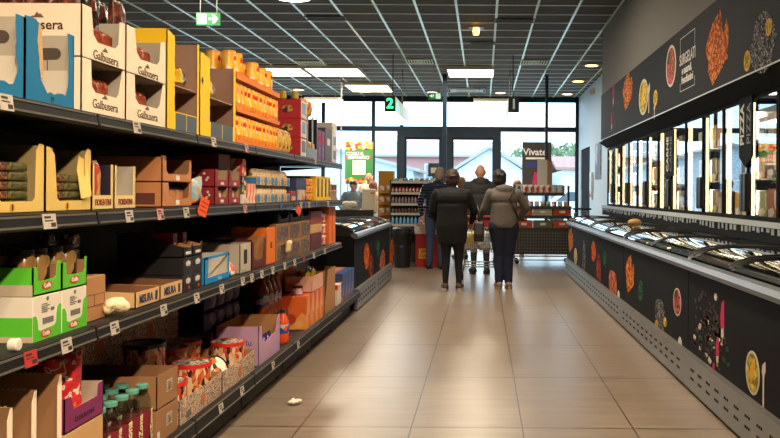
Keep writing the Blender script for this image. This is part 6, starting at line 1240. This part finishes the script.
puff = M('puffer_navy', '18263e', .4); nt = puff.node_tree; wv = nt.nodes.new('ShaderNodeTexWave'); wv.bands_direction = 'Z'; wv.inputs['Scale'].default_value = 6.5; tc_ = nt.nodes.new('ShaderNodeTexCoord'); bp_ = nt.nodes.new('ShaderNodeBump'); bp_.inputs['Strength'].default_value = .9; bp_.inputs['Distance'].default_value = .03
nt.links.new(tc_.outputs['Object'], wv.inputs['Vector']); nt.links.new(wv.outputs['Fac'], bp_.inputs['Height']); nt.links.new(bp_.outputs[0], nt.nodes['Principled BSDF'].inputs['Normal'])
sh_bl = (M('shoe_black', '18181a', .5), M('sole_white', 'c8c0b4', .6)); sh_be = (M('shoe_beige', '8a6f58', .6), M('sole_beige', 'a89478', .6)); sh_bk = (M('shoe_black'), M('shoe_black'))
auburn = M('hair_auburn', '3a2018', .6, var=.3, vs=60, bump=.6, bs=90); darkh = M('hair_dark', '1e1512', .6, var=.3, vs=60, bump=.6, bs=90); greyh = M('hair_grey', '7a6a60', .7, var=.3, vs=60); blond = M('hair_brown', '8a5a3a', .6, var=.2, vs=60)
w1, s1 = person('woman in a long black coat and dark leggings with short auburn hair, seen from behind', -.40, 10.38, 0, 1.56, blackc, .66, 1.30, leg_b, 1.0, (M('shoe_brown', '4a3a30', .6), sh_bl[1]), auburn, 'bob', (-.29, .04, 1.12), (-.22, .20, .97), (.31, .05, 1.13), (.27, .22, .97), headf=(.0, .05), feet=((-.09, .0), (.10, .03)))
w2, s2 = person('woman in a greige hooded jacket and navy trousers with short dark hair, pushing the cart', .28, 10.62, 6, 1.57, grey_j, .88, 1.18, navy, 1.22, sh_be, darkh, 'bob', (-.28, .06, 1.16), (-.34, .22, 1.00), (.33, .02, 1.16), (.22, .20, .99), headf=(-.06, .06), feet=((-.065, .0), (.075, .01)), hood=True, topname='jacket')
b = MB(); b.tube([(.13 * s2, -.10 * s2, 1.43 * s2), (.05 * s2, -.157 * s2, 1.30 * s2), (.12 * s2, -.158 * s2, 1.18 * s2), (.20 * s2, -.05 * s2, 1.02 * s2)][::-1], .013, 6) ; b.build('bag_strap', M('strap_brown', '3a2a26', .6), w2)
w3, s3 = person('man in a navy quilted puffer jacket and blue jeans behind the woman in black', -.79, 13.35, -8, 1.69, puff, .86, 1.0, jeans, 1.08, sh_bk, greyh, 'short', (-.27, .02, 1.13), (-.26, .10, .92), (.27, .02, 1.13), (.24, .12, .93), headf=(.06, .05), topname='jacket')
w4, s4 = person('bald man in a charcoal hooded jacket standing beyond the cart', -.04, 12.55, 5, 1.72, char, .84, 1.14, M('trousers_dark', '23242a', .8), 1.0, sh_bk, None, None, (-.28, .02, 1.12), (-.25, .12, .94), (.28, .04, 1.12), (.2, .2, .98), hood=True, topname='jacket')
w5, s5 = person('person with reddish hair standing farther off between the black coat and the bald man', -.42, 15.4, 20, 1.56, M('top_rust', '6a4a40', .8), .85, 1.0, navy, 1.0, sh_bk, blond, 'bob', (-.24, .02, 1.12), (-.22, .12, .94), (.24, .02, 1.12), (.2, .14, .94), topname='jacket')
w6, s6 = person('person with brown hair partly hidden behind the grocery rack', .70, 16.2, 170, 1.52, M('top_pale', '9a8a80', .8), .85, 1.0, navy, 1.0, sh_bk, blond, 'bob', (-.24, .02, 1.12), (-.22, .12, .94), (.24, .02, 1.12), (.2, .14, .94), topname='jacket')
w7, s7 = person('cashier in a grey-blue shirt and black cap bending over the checkout', -2.62, 16.15, 180, 1.52, M('shirt_bluegrey', '7a8c98', .8, var=.15), .85, 1.12, navy, 1.0, sh_bk, M('cap_black', '14151a', .7), 'cap', (-.30, .06, 1.14), (-.22, .24, 1.05), (.30, .06, 1.14), (.22, .26, 1.05), headf=(0, .07), topname='shirt')
w8, s8 = person('balding man with a pale top waiting behind the cashier', -2.60, 18.2, 180, 1.72, M('top_cream', 'c8bca8', .8), .85, 1.1, navy, 1.0, sh_bk, greyh, 'bald', (-.26, .02, 1.12), (-.22, .14, .96), (.26, .02, 1.12), (.22, .14, .96), topname='shirt')
w9, s9 = person('woman with brown hair turned away at the checkout', -2.34, 17.0, 30, 1.50, M('top_cream2', 'b8a890', .8), .85, 1.0, navy, 1.0, sh_bk, blond, 'bob', (-.24, .02, 1.12), (-.20, .14, .96), (.24, .02, 1.12), (.20, .14, .96), topname='jacket')
# handbag on the arm of the woman in black
t = thing('handbag', 'black handbag hanging from the arm of the woman in the black coat', 'bag', (-.40 + .35, 10.43, .70)); b = MB(); b.prism([(-.15, -.06), (.15, -.06), (.17, .04), (.13, .20), (-.13, .20), (-.17, .04)], 'x', -.065, .065); b.build('bag_body', M('leather_black', '0a0a0c', .45), t, bevel=.02)
b = MB(); b.tube([(0, -.09, .19), (-.01, -.07, .34), (-.02, 0, .40), (-.01, .07, .34), (0, .09, .19)], .009); b.build('bag_handle', M('leather_black'), t)
